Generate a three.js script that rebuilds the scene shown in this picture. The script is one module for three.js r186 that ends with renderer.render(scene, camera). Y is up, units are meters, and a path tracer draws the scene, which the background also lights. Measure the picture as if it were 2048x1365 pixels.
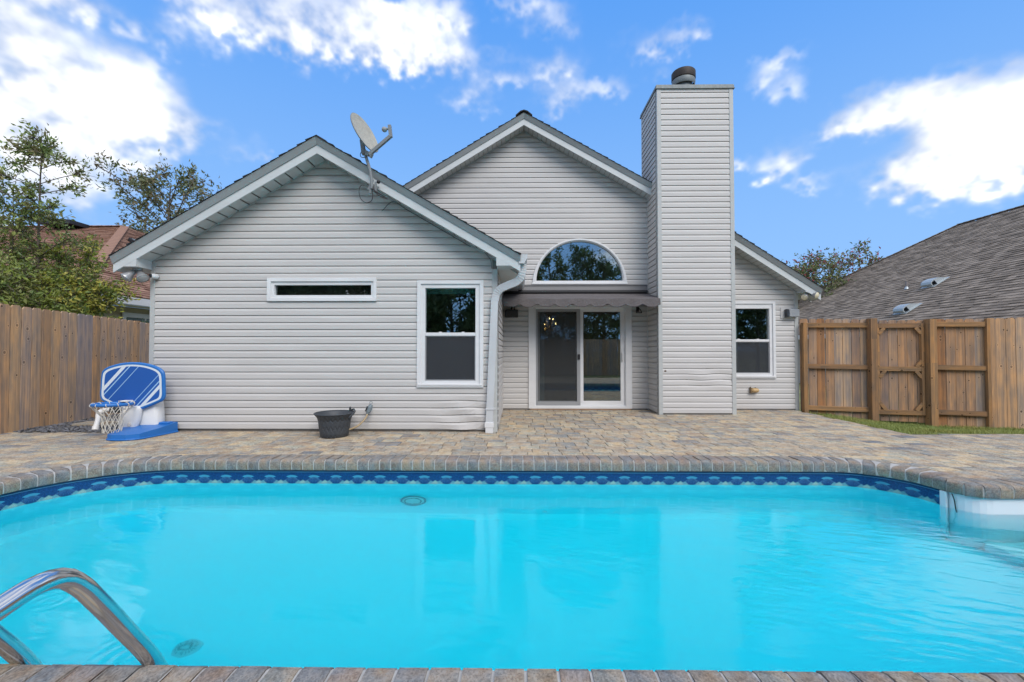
import * as THREE from 'three';
import { mergeGeometries, mergeVertices, toCreasedNormals } from 'three/addons/utils/BufferGeometryUtils.js';
import { RoundedBoxGeometry } from 'three/addons/geometries/RoundedBoxGeometry.js';

// ---------------------------------------------------------------- camera, sky, sun, exposure
const scene = new THREE.Scene();
const camera = new THREE.PerspectiveCamera(74.35, 1024 / 682, 0.05, 400);
camera.position.set(0, 1.15, 0);
camera.rotation.order = 'YXZ';
camera.rotation.set(Math.atan(20.5 / 900), Math.atan(11 / 900), 0);

const EXPOSURE = 1.8, SKY_LEVEL = 0.597, SUN_LEVEL = 1.5;
const sun = new THREE.DirectionalLight(new THREE.Color(1.0, 0.93, 0.84), SUN_LEVEL);
sun.position.set(8, 16, 10); sun.target.position.set(0, 0, -5);
sun.castShadow = true; sun.shadow.radius = 70; sun.shadow.mapSize.set(2048, 2048);
Object.assign(sun.shadow.camera, { left: -20, right: 20, top: 20, bottom: -20, near: 0.5, far: 60 });
scene.add(sun, sun.target);

// ---------------------------------------------------------------- random numbers and noise
function rng(seed) { let s = seed >>> 0; return () => { s = (s + 0x6D2B79F5) >>> 0; let t = Math.imul(s ^ (s >>> 15), 1 | s); t = (t + Math.imul(t ^ (t >>> 7), 61 | t)) ^ t; return ((t ^ (t >>> 14)) >>> 0) / 4294967296; }; }
const PERM = (() => { const r = rng(77), p = new Float32Array(65536); for (let i = 0; i < 65536; i++) p[i] = r(); return p; })();
const lattice = (x, y, s, px, py) => { x = ((x % px) + px) % px; y = ((y % py) + py) % py; return PERM[(x * 197 + y * 6151 + s * 31337) & 65535]; };
function noise(x, y, s = 0, px = 4096, py = 4096) {
  const x0 = Math.floor(x), y0 = Math.floor(y); let u = x - x0, v = y - y0; u = u * u * (3 - 2 * u); v = v * v * (3 - 2 * v);
  const a = lattice(x0, y0, s, px, py), b = lattice(x0 + 1, y0, s, px, py), c = lattice(x0, y0 + 1, s, px, py), d = lattice(x0 + 1, y0 + 1, s, px, py);
  return a + (b - a) * u + (c - a) * v + (a - b - c + d) * u * v;
}
function fbm(x, y, s, oct, px = 4096, py = 4096) { let f = 0, a = 0.5, n = 0; for (let i = 0; i < oct; i++) { f += a * noise(x, y, s + i, px, py); n += a; x *= 2; y *= 2; px *= 2; py *= 2; a *= 0.5; } return f / n; }
const clamp = (x, a = 0, b = 1) => Math.min(b, Math.max(a, x));
const smooth = (a, b, x) => { const t = clamp((x - a) / (b - a)); return t * t * (3 - 2 * t); };
const lerp = (a, b, t) => a + (b - a) * t;

// ---------------------------------------------------------------- sky: blue air with broken clouds, the same all round
function makeSky() {
  const W = 3072, H = 1536, data = new Float32Array(W * H * 4);
  // [azimuth, elevation, half width, half height, strength] in degrees
  const clouds = [[-48.7,25.9,3.2,4.2,1.1],[-49.2,21.3,4.0,4.8,1.2],[-46.5,19.5,4.1,2.8,1.0],[-42.1,21.7,4.4,2.9,1.0],[-39.1,22.6,2.4,2.2,0.9],[-47.9,15.0,3.6,3.3,0.9],[-44.4,13.8,2.0,2.6,0.7],[-41.1,25.8,1.9,1.2,0.35],[-35.0,32.5,3.5,1.3,0.7],[-30.4,33.5,5.4,2.0,1],[-24.2,34.9,7.1,1.8,1],[-26.8,32.1,3.1,2.1,0.7],[-20.8,33.6,4.0,1.9,0.8],[-17.3,33.3,3.6,1.5,0.9],[-11.2,35.1,3.7,2.2,0.8],[-12.4,32.8,4.3,1.4,0.9],[-17.3,36.5,4.2,1.2,0.8],[-8.7,37.2,2.5,1.2,0.6],[-2.3,33.5,3.9,0.9,0.4],[-1.6,31.9,3.9,0.9,0.5],[-6.1,29.9,2.9,1.7,0.5],[4.2,36.5,3.8,1.7,0.6],[-0.3,38.3,2.6,0.8,0.5],[5.2,32.7,2.9,1.6,0.65],[4.8,29.4,3.5,1.5,0.65],[11.1,30.2,3.1,1.0,0.45],[17.2,33.6,3.5,1.3,0.75],[21.5,34.5,1.7,1.0,0.5],[17.5,30.6,1.5,0.7,0.4],[30.4,29.4,2.8,0.8,0.4],[28.5,28.1,2.0,0.9,0.35],[31.8,26.8,1.8,1.1,0.35],[30.5,19.9,1.5,1.5,0.85],[26.4,20.3,1.1,0.8,0.5],[33.5,17.5,1.4,0.9,0.5],[36.1,22.4,2.9,1.1,0.9],[39.7,22.7,3.0,1.5,1.1],[43.9,21.9,2.9,1.4,1.15],[45.8,19.7,3.7,2.4,1.3],[42.1,17.5,3.8,1.9,1.2],[45.7,16.9,4.0,2.4,1.3],[42.4,15.4,1.7,1.1,0.9],[48.4,18.1,2.2,3.1,1.2],[-33.0,20.4,2.8,1.7,0.4],[-34.4,23.2,1.8,0.7,0.3],[-29.7,20.6,1.0,0.5,0.5]];
  const r = rng(5);
  for (let k = 0; k < 150; k++) {            // the same broken cloud cover over the rest of the sky
    const az = -180 + 360 * r(), el = Math.asin(0.12 + 0.88 * r()) * 180 / Math.PI;
    const w = (4 + 6 * r()) / Math.max(0.25, Math.cos(el * Math.PI / 180)), h = 2 + 4 * r(), n = 3 + Math.floor(4 * r()), s = 0.7 + 0.5 * r();
    if (Math.abs(az) < 54 && el < 44) continue;
    for (let j = 0; j < n; j++) clouds.push([az + (r() - 0.5) * 2 * w, el + (r() - 0.5) * 1.6 * h, w * (0.4 + 0.5 * r()), h * (0.4 + 0.5 * r()), s * (0.6 + 0.5 * r())]);
  }
  const GW = 1440, GH = 360, grid = new Float32Array(GW * GH);
  for (const [a, e, w, h, s] of clouds) {
    const j0 = Math.max(0, Math.floor((e - 3 * h) * 4)), j1 = Math.min(GH - 1, Math.ceil((e + 3 * h) * 4));
    const i0 = Math.floor((a - 3 * w + 180) * 4), i1 = Math.min(i0 + GW, Math.ceil((a + 3 * w + 180) * 4));
    for (let j = j0; j <= j1; j++) for (let i = i0; i <= i1; i++) {
      const dx = (i / 4 - 180 - a) / w, dy = (j / 4 - e) / h;
      grid[j * GW + (((i % GW) + GW) % GW)] += s * Math.exp(-(dx * dx + dy * dy) * 0.85);
    }
  }
  const at = (a, e) => { const x = (a + 180) * 4, y = clamp(e * 4, 0, GH - 1.01), i = Math.floor(x), j = Math.floor(y), u = x - i, v = y - j, i0 = ((i % GW) + GW) % GW, i1 = (i0 + 1) % GW; return (grid[j * GW + i0] * (1 - u) + grid[j * GW + i1] * u) * (1 - v) + (grid[(j + 1) * GW + i0] * (1 - u) + grid[(j + 1) * GW + i1] * u) * v; };
  for (let y = 0; y < H; y++) {
    const el = (y + 0.5) / H * 180 - 90;                      // row 0 is the bottom
    for (let x = 0; x < W; x++) {
      const o = (y * W + x) * 4;
      let c;
      if (el < -0.5) c = [0.2, 0.22, 0.2];
      else {
        const lon = (x + 0.5) / W * 360 - 180;                // atan2(z, x)
        let az = lon + 90; if (az > 180) az -= 360;           // azimuth from -z towards +x
        const t = smooth(0, 48, el);
        c = [lerp(0.295, 0.085, t), lerp(0.545, 0.32, t), lerp(0.955, 0.86, t)];
        const n1 = fbm(lon * 0.16 + 200, el * 0.26, 1, 6), n2 = fbm(lon * 0.9 + 300, el * 1.2, 11, 4), warp = (fbm(lon * 0.3 + 90, el * 0.45, 30, 3) - 0.5) * 5;
        const m0 = at(az + warp, el + (n2 - 0.5) * 2.6), m = 1.3 * (1 - Math.exp(-m0 * 1.15));
        let d = m * (0.4 + 1.1 * n1) + (n1 - 0.5) * 0.7 * Math.min(1, m * 2) + (n2 - 0.5) * 0.5 * Math.min(1, m * 1.6);
        d = smooth(0.1, 1.25, d);
        const b = 0.90 + 0.55 * (n1 - 0.5) + 0.35 * (n2 - 0.5) + 0.24 * d * d;
        c = [lerp(c[0], 0.93 * b, d), lerp(c[1], 0.95 * b, d), lerp(c[2], 1.0 * b, d)];
      }
      data[o] = c[0] * SKY_LEVEL; data[o + 1] = c[1] * SKY_LEVEL; data[o + 2] = c[2] * SKY_LEVEL; data[o + 3] = 1;
    }
  }
  const t = new THREE.DataTexture(data, W, H, THREE.RGBAFormat, THREE.FloatType);
  t.mapping = THREE.EquirectangularReflectionMapping; t.magFilter = THREE.LinearFilter; t.minFilter = THREE.LinearFilter; t.wrapS = THREE.RepeatWrapping; t.needsUpdate = true;
  return t;
}
const skyTex = makeSky();
scene.background = skyTex; scene.environment = skyTex;

// ---------------------------------------------------------------- textures
function tex(w, h, fn, srgb = true, wrap = true) {
  const d = new Uint8Array(w * h * 4);
  for (let y = 0; y < h; y++) for (let x = 0; x < w; x++) { const c = fn((x + 0.5) / w, (y + 0.5) / h, x, y), o = (y * w + x) * 4; if (typeof c === 'number') d[o] = d[o + 1] = d[o + 2] = clamp(c, 0, 255); else { d[o] = clamp(c[0], 0, 255); d[o + 1] = clamp(c[1], 0, 255); d[o + 2] = clamp(c[2], 0, 255); } d[o + 3] = 255; }
  const t = new THREE.DataTexture(d, w, h, THREE.RGBAFormat); t.magFilter = THREE.LinearFilter; t.minFilter = THREE.LinearMipmapLinearFilter; t.generateMipmaps = true;
  if (wrap) t.wrapS = t.wrapT = THREE.RepeatWrapping;
  if (srgb) t.colorSpace = THREE.SRGBColorSpace; t.needsUpdate = true; return t;
}
const rep = (t, u, v) => { const c = t.clone(); c.repeat.set(u, v); c.needsUpdate = true; return c; };
const C = (r, g, b) => new THREE.Color().setRGB(r, g, b);
const mat = (o) => new THREE.MeshStandardMaterial({ roughness: 0.7, metalness: 0, side: THREE.DoubleSide, ...o });
const matte = (o) => new THREE.MeshPhysicalMaterial({ roughness: 0.9, metalness: 0, specularIntensity: 0.2, side: THREE.DoubleSide, ...o });
const phys = (o) => new THREE.MeshPhysicalMaterial({ side: THREE.DoubleSide, ...o });

// weathering of vinyl: faint streaks and blotches, uv in metres
const vinylMap = tex(512, 512, (u, v) => { const a = fbm(u * 4, v * 16, 3, 4, 4, 16), b = fbm(u * 3, v * 3, 9, 4, 3, 3); return 255 * (0.93 + 0.07 * (0.5 * a + 0.5 * b) * 1.4 - 0.03); });
const vinylBump = tex(512, 256, (u, v) => 128 + 120 * (fbm(u * 8, v * 128, 13, 3, 8, 128) - 0.5));
const grainMap = tex(512, 512, (u, v) => 255 * (0.8 + 0.2 * fbm(u * 24, v * 24, 17, 5, 24, 24)));
const sandBump = tex(512, 512, (u, v) => 255 * fbm(u * 64, v * 64, 23, 4, 64, 64));
const stoneMaps = [0, 1, 2].map((k) => tex(256, 256, (u, v) => { const a = fbm(u * 5 + k, v * 5, 40 + k * 7, 5, 5, 5), b = fbm(u * 40, v * 40, 60 + k, 3, 40, 40), p = noise(u * 70, v * 70, 80 + k, 70, 70); const l = 0.90 + 0.34 * (a - 0.5) + 0.36 * (b - 0.5) - (p > 0.86 ? 0.16 : 0); const w = (fbm(u * 4, v * 4, 90 + k, 3, 4, 4) - 0.5) * 0.22; return [255 * clamp(l * (1 + w)), 255 * clamp(l), 255 * clamp(l * (1 - w))]; }));
const stoneBump = tex(256, 256, (u, v) => 255 * (0.6 * fbm(u * 10, v * 10, 140, 5, 10, 10) + 0.4 * noise(u * 60, v * 60, 150, 60, 60)));

// fence boards: one texture is one board, knots and grain run along it
function woodTex(seed, base, W = 96, H = 1024) {
  const r = rng(seed), knots = []; const nk = 1 + Math.floor(r() * 4);
  for (let i = 0; i < nk; i++) knots.push([0.15 + 0.7 * r(), r(), 0.07 + 0.08 * r(), r() < 0.35]);
  const cath = 0.3 + 0.4 * r(), bend = 0.15 + 0.25 * r();
  return tex(W, H, (u, v) => {
    let uu = u + 0.05 * (fbm(u * 2, v * 6, seed, 3) - 0.5), pull = 0, dark = 0, ring = 0;
    for (const [ku, kv, kr, hole] of knots) {
      let dv = Math.abs(v - kv); const dx = (u - ku) / kr, dy = dv * (H / W) / kr * 1.1, d = Math.hypot(dx, dy);
      pull += (u - ku) * Math.exp(-d * d * 0.22) * 0.55; if (d < 1) dark = Math.max(dark, smooth(1, 0.4, d) * (hole ? 0.42 : 0.24)); ring += Math.exp(-d * d * 0.3) * Math.sin(d * 5 + 2) * 0.12;
    }
    uu -= pull;
    const arch = uu + bend * (uu - cath) * (uu - cath) * (v - 0.5);
    const g = fbm(arch * 26, v * 3.2, seed + 3, 3), f = fbm(arch * 90, v * 9, seed + 6, 2), big = fbm(arch * 5, v * 1.6, seed + 9, 3), blot = fbm(u * 2, v * 9, seed + 12, 4);
    let l = 0.93 + 0.24 * (g - 0.5) + 0.13 * (f - 0.5) + 0.24 * (big - 0.5) + 0.22 * (blot - 0.5) + ring; l *= 1 - dark;
    const warm = 1 + 0.16 * (big - 0.5) + 0.22 * (blot - 0.5);
    return [255 * clamp(base[0] * l * (1 + (warm - 1) * 0.6)), 255 * clamp(base[1] * l), 255 * clamp(base[2] * l * (2 - warm))];
  });
}
const boardBump = tex(128, 512, (u, v) => 255 * fbm(u * 30, v * 6, 7, 4, 30, 6));
const boardMats = (list) => list.map(([s, b]) => matte({ map: woodTex(s, b), bumpMap: boardBump, bumpScale: 0.003, roughness: 0.85 }));
const fenceMats = boardMats([[101, [0.75, 0.63, 0.52]], [102, [0.73, 0.63, 0.55]], [103, [0.71, 0.63, 0.57]], [104, [0.75, 0.61, 0.48]], [105, [0.69, 0.62, 0.58]], [106, [0.73, 0.59, 0.46]], [107, [0.72, 0.62, 0.53]], [108, [0.74, 0.62, 0.50]]]);
const gateMats = boardMats([[111, [0.68, 0.55, 0.44]], [112, [0.67, 0.56, 0.47]], [113, [0.70, 0.61, 0.53]], [114, [0.64, 0.48, 0.35]], [115, [0.62, 0.52, 0.45]], [116, [0.67, 0.54, 0.43]], [117, [0.65, 0.55, 0.47]], [118, [0.66, 0.52, 0.40]]]);
const postMats = boardMats([[121, [0.61, 0.48, 0.35]], [122, [0.58, 0.46, 0.35]], [123, [0.63, 0.50, 0.37]]]);

// ---------------------------------------------------------------- building blocks
const taken = {};
function numbered(n) { const k = taken[n] = (taken[n] ?? -1) + 1; return k ? `${n}_${String(k).padStart(3, '0')}` : n; }
function mesh(name, geo, material, parent) { const m = new THREE.Mesh(geo, material); m.name = name; m.castShadow = m.receiveShadow = true; parent.add(m); return m; }
function thing(name, label, category, group, pos = [0, 0, 0], ry = 0) { const g = new THREE.Group(); g.name = numbered(name); g.position.set(...pos); g.rotation.y = ry; g.userData = { label, category }; if (group) g.userData.group = group; scene.add(g); return g; }
function struct(name, kind = 'structure') { const g = new THREE.Group(); g.name = numbered(name); g.userData.kind = kind; scene.add(g); return g; }
function part(name, parent, pos = [0, 0, 0]) { const g = new THREE.Group(); g.name = name; g.position.set(...pos); parent.add(g); return g; }
// an axis-aligned box between two corners, edges rounded, uv in metres
function bx(x0, x1, y0, y1, z0, z1, r = 0.004) {
  const w = x1 - x0, h = y1 - y0, d = z1 - z0; r = Math.min(r, w / 3, h / 3, d / 3);
  const g = new RoundedBoxGeometry(w, h, d, 1, r); metreUV(g); g.translate((x0 + x1) / 2, (y0 + y1) / 2, (z0 + z1) / 2); return g;
}
function metreUV(g) {
  const p = g.attributes.position, n = g.attributes.normal, uv = new Float32Array(p.count * 2);
  for (let i = 0; i < p.count; i++) { const ax = Math.abs(n.getX(i)), ay = Math.abs(n.getY(i)), az = Math.abs(n.getZ(i)); if (ax > ay && ax > az) { uv[2 * i] = p.getZ(i); uv[2 * i + 1] = p.getY(i); } else if (ay > az) { uv[2 * i] = p.getX(i); uv[2 * i + 1] = p.getZ(i); } else { uv[2 * i] = p.getX(i); uv[2 * i + 1] = p.getY(i); } }
  g.setAttribute('uv', new THREE.BufferAttribute(uv, 2)); return g;
}
const shapeOf = (pts, holes = []) => { const s = new THREE.Shape(pts.map((p) => new THREE.Vector2(...p))); for (const h of holes) s.holes.push(new THREE.Path(h.map((p) => new THREE.Vector2(...p)))); return s; };
function slab(pts, z0, z1, holes = [], bevel = 0) { const g = new THREE.ExtrudeGeometry(shapeOf(pts, holes), { depth: z1 - z0 - 2 * bevel, bevelEnabled: bevel > 0, bevelSize: bevel, bevelThickness: bevel, bevelSegments: 1, bevelOffset: -bevel, steps: 1 }); g.translate(0, 0, z0 + bevel); return g; }
// polygon in (x, z) extruded upwards from y0 to y1
function floorSlab(pts, y0, y1, holes = []) { const f = (a) => a.map(([x, z]) => [x, -z]); const g = slab(f(pts), y0, y1, holes.map(f)); g.rotateX(-Math.PI / 2); return g; }
function tube(pts, r, seg = 24, rad = 8, closed = false) { return new THREE.TubeGeometry(new THREE.CatmullRomCurve3(pts.map((p) => new THREE.Vector3(...p)), closed, 'centripetal'), seg, r, rad, closed); }
function rod(a, b, r0, r1 = r0, seg = 8) { const A = new THREE.Vector3(...a), B = new THREE.Vector3(...b), d = B.clone().sub(A), g = new THREE.CylinderGeometry(r1, r0, d.length(), seg); g.applyQuaternion(new THREE.Quaternion().setFromUnitVectors(new THREE.Vector3(0, 1, 0), d.normalize())); g.translate((A.x + B.x) / 2, (A.y + B.y) / 2, (A.z + B.z) / 2); return g; }
// a straight bar of rectangular section between two points; "up" is the direction of its height
function bar(a, b, w, h, up = [0, 1, 0]) { const A = new THREE.Vector3(...a), B = new THREE.Vector3(...b), x = B.clone().sub(A), L = x.length(); x.normalize(); const u = new THREE.Vector3(...up); if (Math.abs(x.dot(u)) > 0.99) u.set(1, 0, 0); const z = new THREE.Vector3().crossVectors(x, u).normalize(), y = new THREE.Vector3().crossVectors(z, x); const g = new RoundedBoxGeometry(L, h, w, 1, Math.min(0.004, w / 4, h / 4)); metreUV(g); g.applyMatrix4(new THREE.Matrix4().makeBasis(x, y, z).setPosition(A.add(B).multiplyScalar(0.5))); return g; }
const merge = (list) => mergeGeometries(list.map((g) => { const h = g.index ? g.toNonIndexed() : g; for (const k of Object.keys(h.attributes)) if (!['position', 'normal', 'uv'].includes(k)) h.deleteAttribute(k); return h; }));
// raw triangles: list of quads [a, b, c, d] (counter-clockwise), uv from a function of the point
function quads(list, uvf) {
  const p = [], u = []; for (const q of list) for (const k of q.length === 4 ? [0, 1, 2, 0, 2, 3] : [0, 1, 2]) { p.push(...q[k]); u.push(...uvf(q[k])); }
  const g = new THREE.BufferGeometry(); g.setAttribute('position', new THREE.Float32BufferAttribute(p, 3)); g.setAttribute('uv', new THREE.Float32BufferAttribute(u, 2)); g.computeVertexNormals(); return g;
}

// ---------------------------------------------------------------- materials
const M = {
  siding: mat({ color: C(0.605, 0.59, 0.57), map: vinylMap, bumpMap: vinylBump, bumpScale: 0.0012, roughness: 0.55 }),
  sheath: mat({ color: C(0.3, 0.28, 0.26), roughness: 0.9 }),
  post: mat({ color: C(0.50, 0.52, 0.51), map: vinylMap, roughness: 0.55 }),
  fascia: mat({ color: C(0.62, 0.655, 0.66), map: vinylMap, roughness: 0.5 }),
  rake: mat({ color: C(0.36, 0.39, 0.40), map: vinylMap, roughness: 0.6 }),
  soffit: mat({ color: C(0.56, 0.58, 0.57), map: vinylMap, roughness: 0.6 }),
  white: mat({ color: C(0.78, 0.785, 0.79), map: vinylMap, roughness: 0.45 }),
  downspout: mat({ color: C(0.60, 0.62, 0.635), map: vinylMap, roughness: 0.45 }),
  screenFrame: mat({ color: C(0.30, 0.31, 0.32), roughness: 0.5 }),
  black: mat({ color: C(0.015, 0.015, 0.018), roughness: 0.5 }),
  darkRubber: mat({ color: C(0.03, 0.03, 0.03), roughness: 0.7 }),
  interior: mat({ color: C(0.22, 0.21, 0.2), roughness: 0.9 }),
  interiorPale: mat({ color: C(0.5, 0.52, 0.55), roughness: 0.8 }),
  floorWood: mat({ color: C(0.12, 0.08, 0.05), roughness: 0.5 }),
  glass: phys({ color: C(0.9, 0.95, 0.95), transmission: 1, thickness: 0, roughness: 0, ior: 2.0 }),
  screen: mat({ color: C(0.055, 0.062, 0.072), roughness: 0.9, transparent: true, opacity: 0.42 }),
  concrete: mat({ color: C(0.3, 0.27, 0.24), map: grainMap, roughness: 0.95 }),
  awning: mat({ color: C(0.155, 0.14, 0.14), map: grainMap, bumpMap: sandBump, bumpScale: 0.001, roughness: 0.9 }),
  awningTrim: mat({ color: C(0.25, 0.245, 0.245), roughness: 0.6 }),
  steel: phys({ color: C(0.62, 0.62, 0.63), metalness: 1, roughness: 0.14 }),
  galv: mat({ color: C(0.24, 0.27, 0.275), map: grainMap, metalness: 0.35, roughness: 0.55 }),
  rust: mat({ color: C(0.06, 0.05, 0.046), map: grainMap, metalness: 0.4, roughness: 0.6 }),
  dishFace: mat({ color: C(0.50, 0.49, 0.42), map: grainMap, roughness: 0.7 }),
  dishGrey: mat({ color: C(0.20, 0.22, 0.23), roughness: 0.6 }),
  pvc: mat({ color: C(0.75, 0.74, 0.71), roughness: 0.4 }),
  grout: matte({ color: C(0.55, 0.54, 0.52), map: grainMap, roughness: 0.95 }),
};
// ---------------------------------------------------------------- the pool outline (x, z), inner edge of the coping
const arc = (cx, cz, r, a0, a1, n) => Array.from({ length: n + 1 }, (_, i) => { const a = (a0 + (a1 - a0) * i / n) * Math.PI / 180; return [cx + r * Math.cos(a), cz - r * Math.sin(a)]; });
const poolPath = [            // anticlockwise as seen in plan with far side up, from the near left corner's end round to itself
  ...arc(-3.5, -2.66, 1.01, 270, 180, 14), ...arc(-3.5, -3.71, 1.03, 180, 90, 16), ...arc(3.23, -4.14, 0.6, 90, 0, 12),
  ...arc(4.04, -4.1, 0.2, 180, 270, 6), [4.6, -3.9], ...arc(5.1, -3.6, 0.3, 90, 0, 5), ...arc(5.1, -2.75, 0.3, 0, -90, 5), [4.6, -2.45], ...arc(4.04, -2.25, 0.2, 90, 180, 6), ...arc(3.23, -2.25, 0.6, 0, -90, 12),
];
// even steps along the closed path, with the outward normal
function walk(path, step) {
  const pts = [], n = path.length, seg = []; let L = 0;
  for (let i = 0; i < n; i++) { const a = path[i], b = path[(i + 1) % n], l = Math.hypot(b[0] - a[0], b[1] - a[1]); seg.push([L, l, a, b]); L += l; }
  const N = Math.round(L / step), st = L / N; let k = 0;
  for (let i = 0; i < N; i++) { const s = i * st; while (k < n - 1 && s > seg[k][0] + seg[k][1]) k++; const [s0, l, a, b] = seg[k], t = (s - s0) / l; pts.push([lerp(a[0], b[0], t), lerp(a[1], b[1], t)]); }
  const P = pts.map((p, i) => { const a = pts[(i + N - 1) % N], b = pts[(i + 1) % N], tx = b[0] - a[0], tz = b[1] - a[1], l = Math.hypot(tx, tz); return { p, t: [tx / l, tz / l], n: [tz / l, -tx / l], s: i * st }; });
  return { P, L, st };
}
const offsetPath = (d) => fine.P.map(({ p, n }) => [p[0] + n[0] * d, p[1] + n[1] * d]);
const fine = walk(poolPath, 0.05);
{ const c = fine.P[Math.floor(fine.P.length * 0.35)]; if (c.p[1] < -4 && c.n[1] > 0) for (const q of fine.P) { q.n[0] *= -1; q.n[1] *= -1; } }
function inside(path, x, z) { let c = false; for (let i = 0, j = path.length - 1; i < path.length; j = i++) { const [xi, zi] = path[i], [xj, zj] = path[j]; if ((zi > z) !== (zj > z) && x < (xj - xi) * (z - zi) / (zj - zi) + xi) c = !c; } return c; }
const COPE = 0.235, WATER = -0.24, FLOOR = -1.2;
const outerPath = offsetPath(COPE);

// ---------------------------------------------------------------- ground, patio base, gravel, lawn
const dirtMap = tex(512, 512, (u, v) => { const a = fbm(u * 6, v * 6, 200, 5, 6, 6), g = fbm(u * 3, v * 3, 210, 3, 3, 3); return [90 + 50 * a + 20 * g, 92 + 55 * a + 12 * (1 - g), 60 + 40 * a]; });
{
  const hole = offsetPath(0.1).reverse();
  const g = struct('ground');
  const sheet = floorSlab([[-150, 60], [150, 60], [150, -200], [-150, -200]], -0.45, -0.24, [hole]);
  mesh('ground_sheet', sheet, mat({ map: rep(dirtMap, 0.4, 0.4), roughness: 1 }), g);
  const b = struct('patio_base');
  const base = [[-8.5, 1.8], [9.5, 1.8], [9.5, -6.38], [5.44, -6.38], [5.44, -9.0], [-8.5, -9.0]];
  mesh('sand_bed', floorSlab(base, -0.2, -0.012, [hole]), mat({ color: C(0.26, 0.23, 0.19), map: grainMap, roughness: 1 }), b);
}
const lawnY = (x, z) => -0.02 - 0.17 * smooth(-6.4, -7.9, z) * smooth(5.3, 7.2, x) - 0.02 * smooth(5.5, 8, x);
{
  const l = struct('lawn'); const q = []; const nx = 24, nz = 14, X0 = 5.3, X1 = 10.5, Z0 = -6.3, Z1 = -9.2;
  const P = (i, j) => { const x = lerp(X0, X1, i / nx), z = lerp(Z0, Z1, j / nz); return [x, lawnY(x, z) - 0.012, z]; };
  for (let i = 0; i < nx; i++) for (let j = 0; j < nz; j++) q.push([P(i, j), P(i + 1, j), P(i + 1, j + 1), P(i, j + 1)]);
  mesh('turf', quads(q, (p) => [p[0] * 0.7, p[2] * 0.7]), mat({ map: dirtMap, color: C(0.55, 0.62, 0.4), roughness: 1 }), l);
  // blades
  const blade = quads([[[-0.003, 0, 0], [0.003, 0, 0], [0.002, 0.03, 0.006], [-0.002, 0.03, 0.006]], [[-0.002, 0.03, 0.006], [0.002, 0.03, 0.006], [0, 0.055, 0.02]]], () => [0, 0]);
  const N = 26000, im = new THREE.InstancedMesh(blade, phys({ color: C(1, 1, 1), roughness: 0.8, transmission: 0.3, thickness: 0 }), N), r = rng(31), m = new THREE.Matrix4(), q4 = new THREE.Quaternion(), e = new THREE.Euler(), col = new THREE.Color();
  for (let i = 0; i < N; i++) {
    let x, z; do { x = 5.47 + 4.6 * r(); z = -6.42 - 2.4 * r(); } while (fbm(x * 2.3, z * 2.3, 55, 3) < 0.36 * r() + 0.18);
    e.set((r() - 0.5) * 0.9, r() * 6.28, (r() - 0.5) * 0.9); q4.setFromEuler(e); const s = 0.55 + 0.7 * r();
    m.compose(new THREE.Vector3(x, lawnY(x, z) - 0.014, z), q4, new THREE.Vector3(1.2, s, s)); im.setMatrixAt(i, m);
    const y = fbm(x * 1.5, z * 1.5, 66, 3), d = r(); col.setRGB(0.22 + 0.34 * y * d, 0.26 + 0.16 * d, 0.05 + 0.07 * d); im.setColorAt(i, col);
  }
  im.name = 'grass'; im.userData = { kind: 'stuff', label: 'short patchy grass between the pavers and the wooden gate', category: 'grass' }; scene.add(im);
}
{
  const g = struct('gravel_bed');
  const q = floorSlab([[-5.35, -6.3], [-7.6, -6.2], [-7.8, -9.6], [-5.35, -9.6]], -0.1, -0.02);
  mesh('soil', q, mat({ color: C(0.09, 0.085, 0.08), map: grainMap, roughness: 1 }), g);
  const chip = new THREE.IcosahedronGeometry(0.024, 0); chip.scale(1, 0.38, 0.8);
  const N = 3600, im = new THREE.InstancedMesh(chip, mat({ color: C(1, 1, 1), roughness: 0.8 }), N), r = rng(41), m = new THREE.Matrix4(), q4 = new THREE.Quaternion(), e = new THREE.Euler(), c = new THREE.Color();
  for (let i = 0; i < N; i++) { const x = -7.3 + 1.95 * r(), z = -6.34 - 2.9 * r(); e.set((r() - 0.5) * 0.7, r() * 6.28, (r() - 0.5) * 0.7); q4.setFromEuler(e); const s = 0.6 + 0.9 * r(); m.compose(new THREE.Vector3(x, -0.012 + 0.022 * r(), z), q4, new THREE.Vector3(s, s, s)); im.setMatrixAt(i, m); const l = 0.06 + 0.12 * r(); c.setRGB(l, l * 1.02, l * (1.05 + 0.1 * r())); im.setColorAt(i, c); }
  im.name = 'gravel'; im.userData = { kind: 'stuff', label: 'dark slate gravel between the left fence and the pavers', category: 'gravel' }; scene.add(im);
  const st = thing('stepping_stone', 'flat tan stepping stone lying in the dark gravel by the fence', 'stone', undefined, [-6.55, 0, -7.0]);
  mesh('stone', new RoundedBoxGeometry(0.62, 0.05, 0.3, 2, 0.02).translate(0, 0.012, 0), mat({ color: C(0.42, 0.35, 0.26), map: stoneMaps[0], bumpMap: stoneBump, bumpScale: 0.004, roughness: 0.95 }), st);
}

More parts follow.
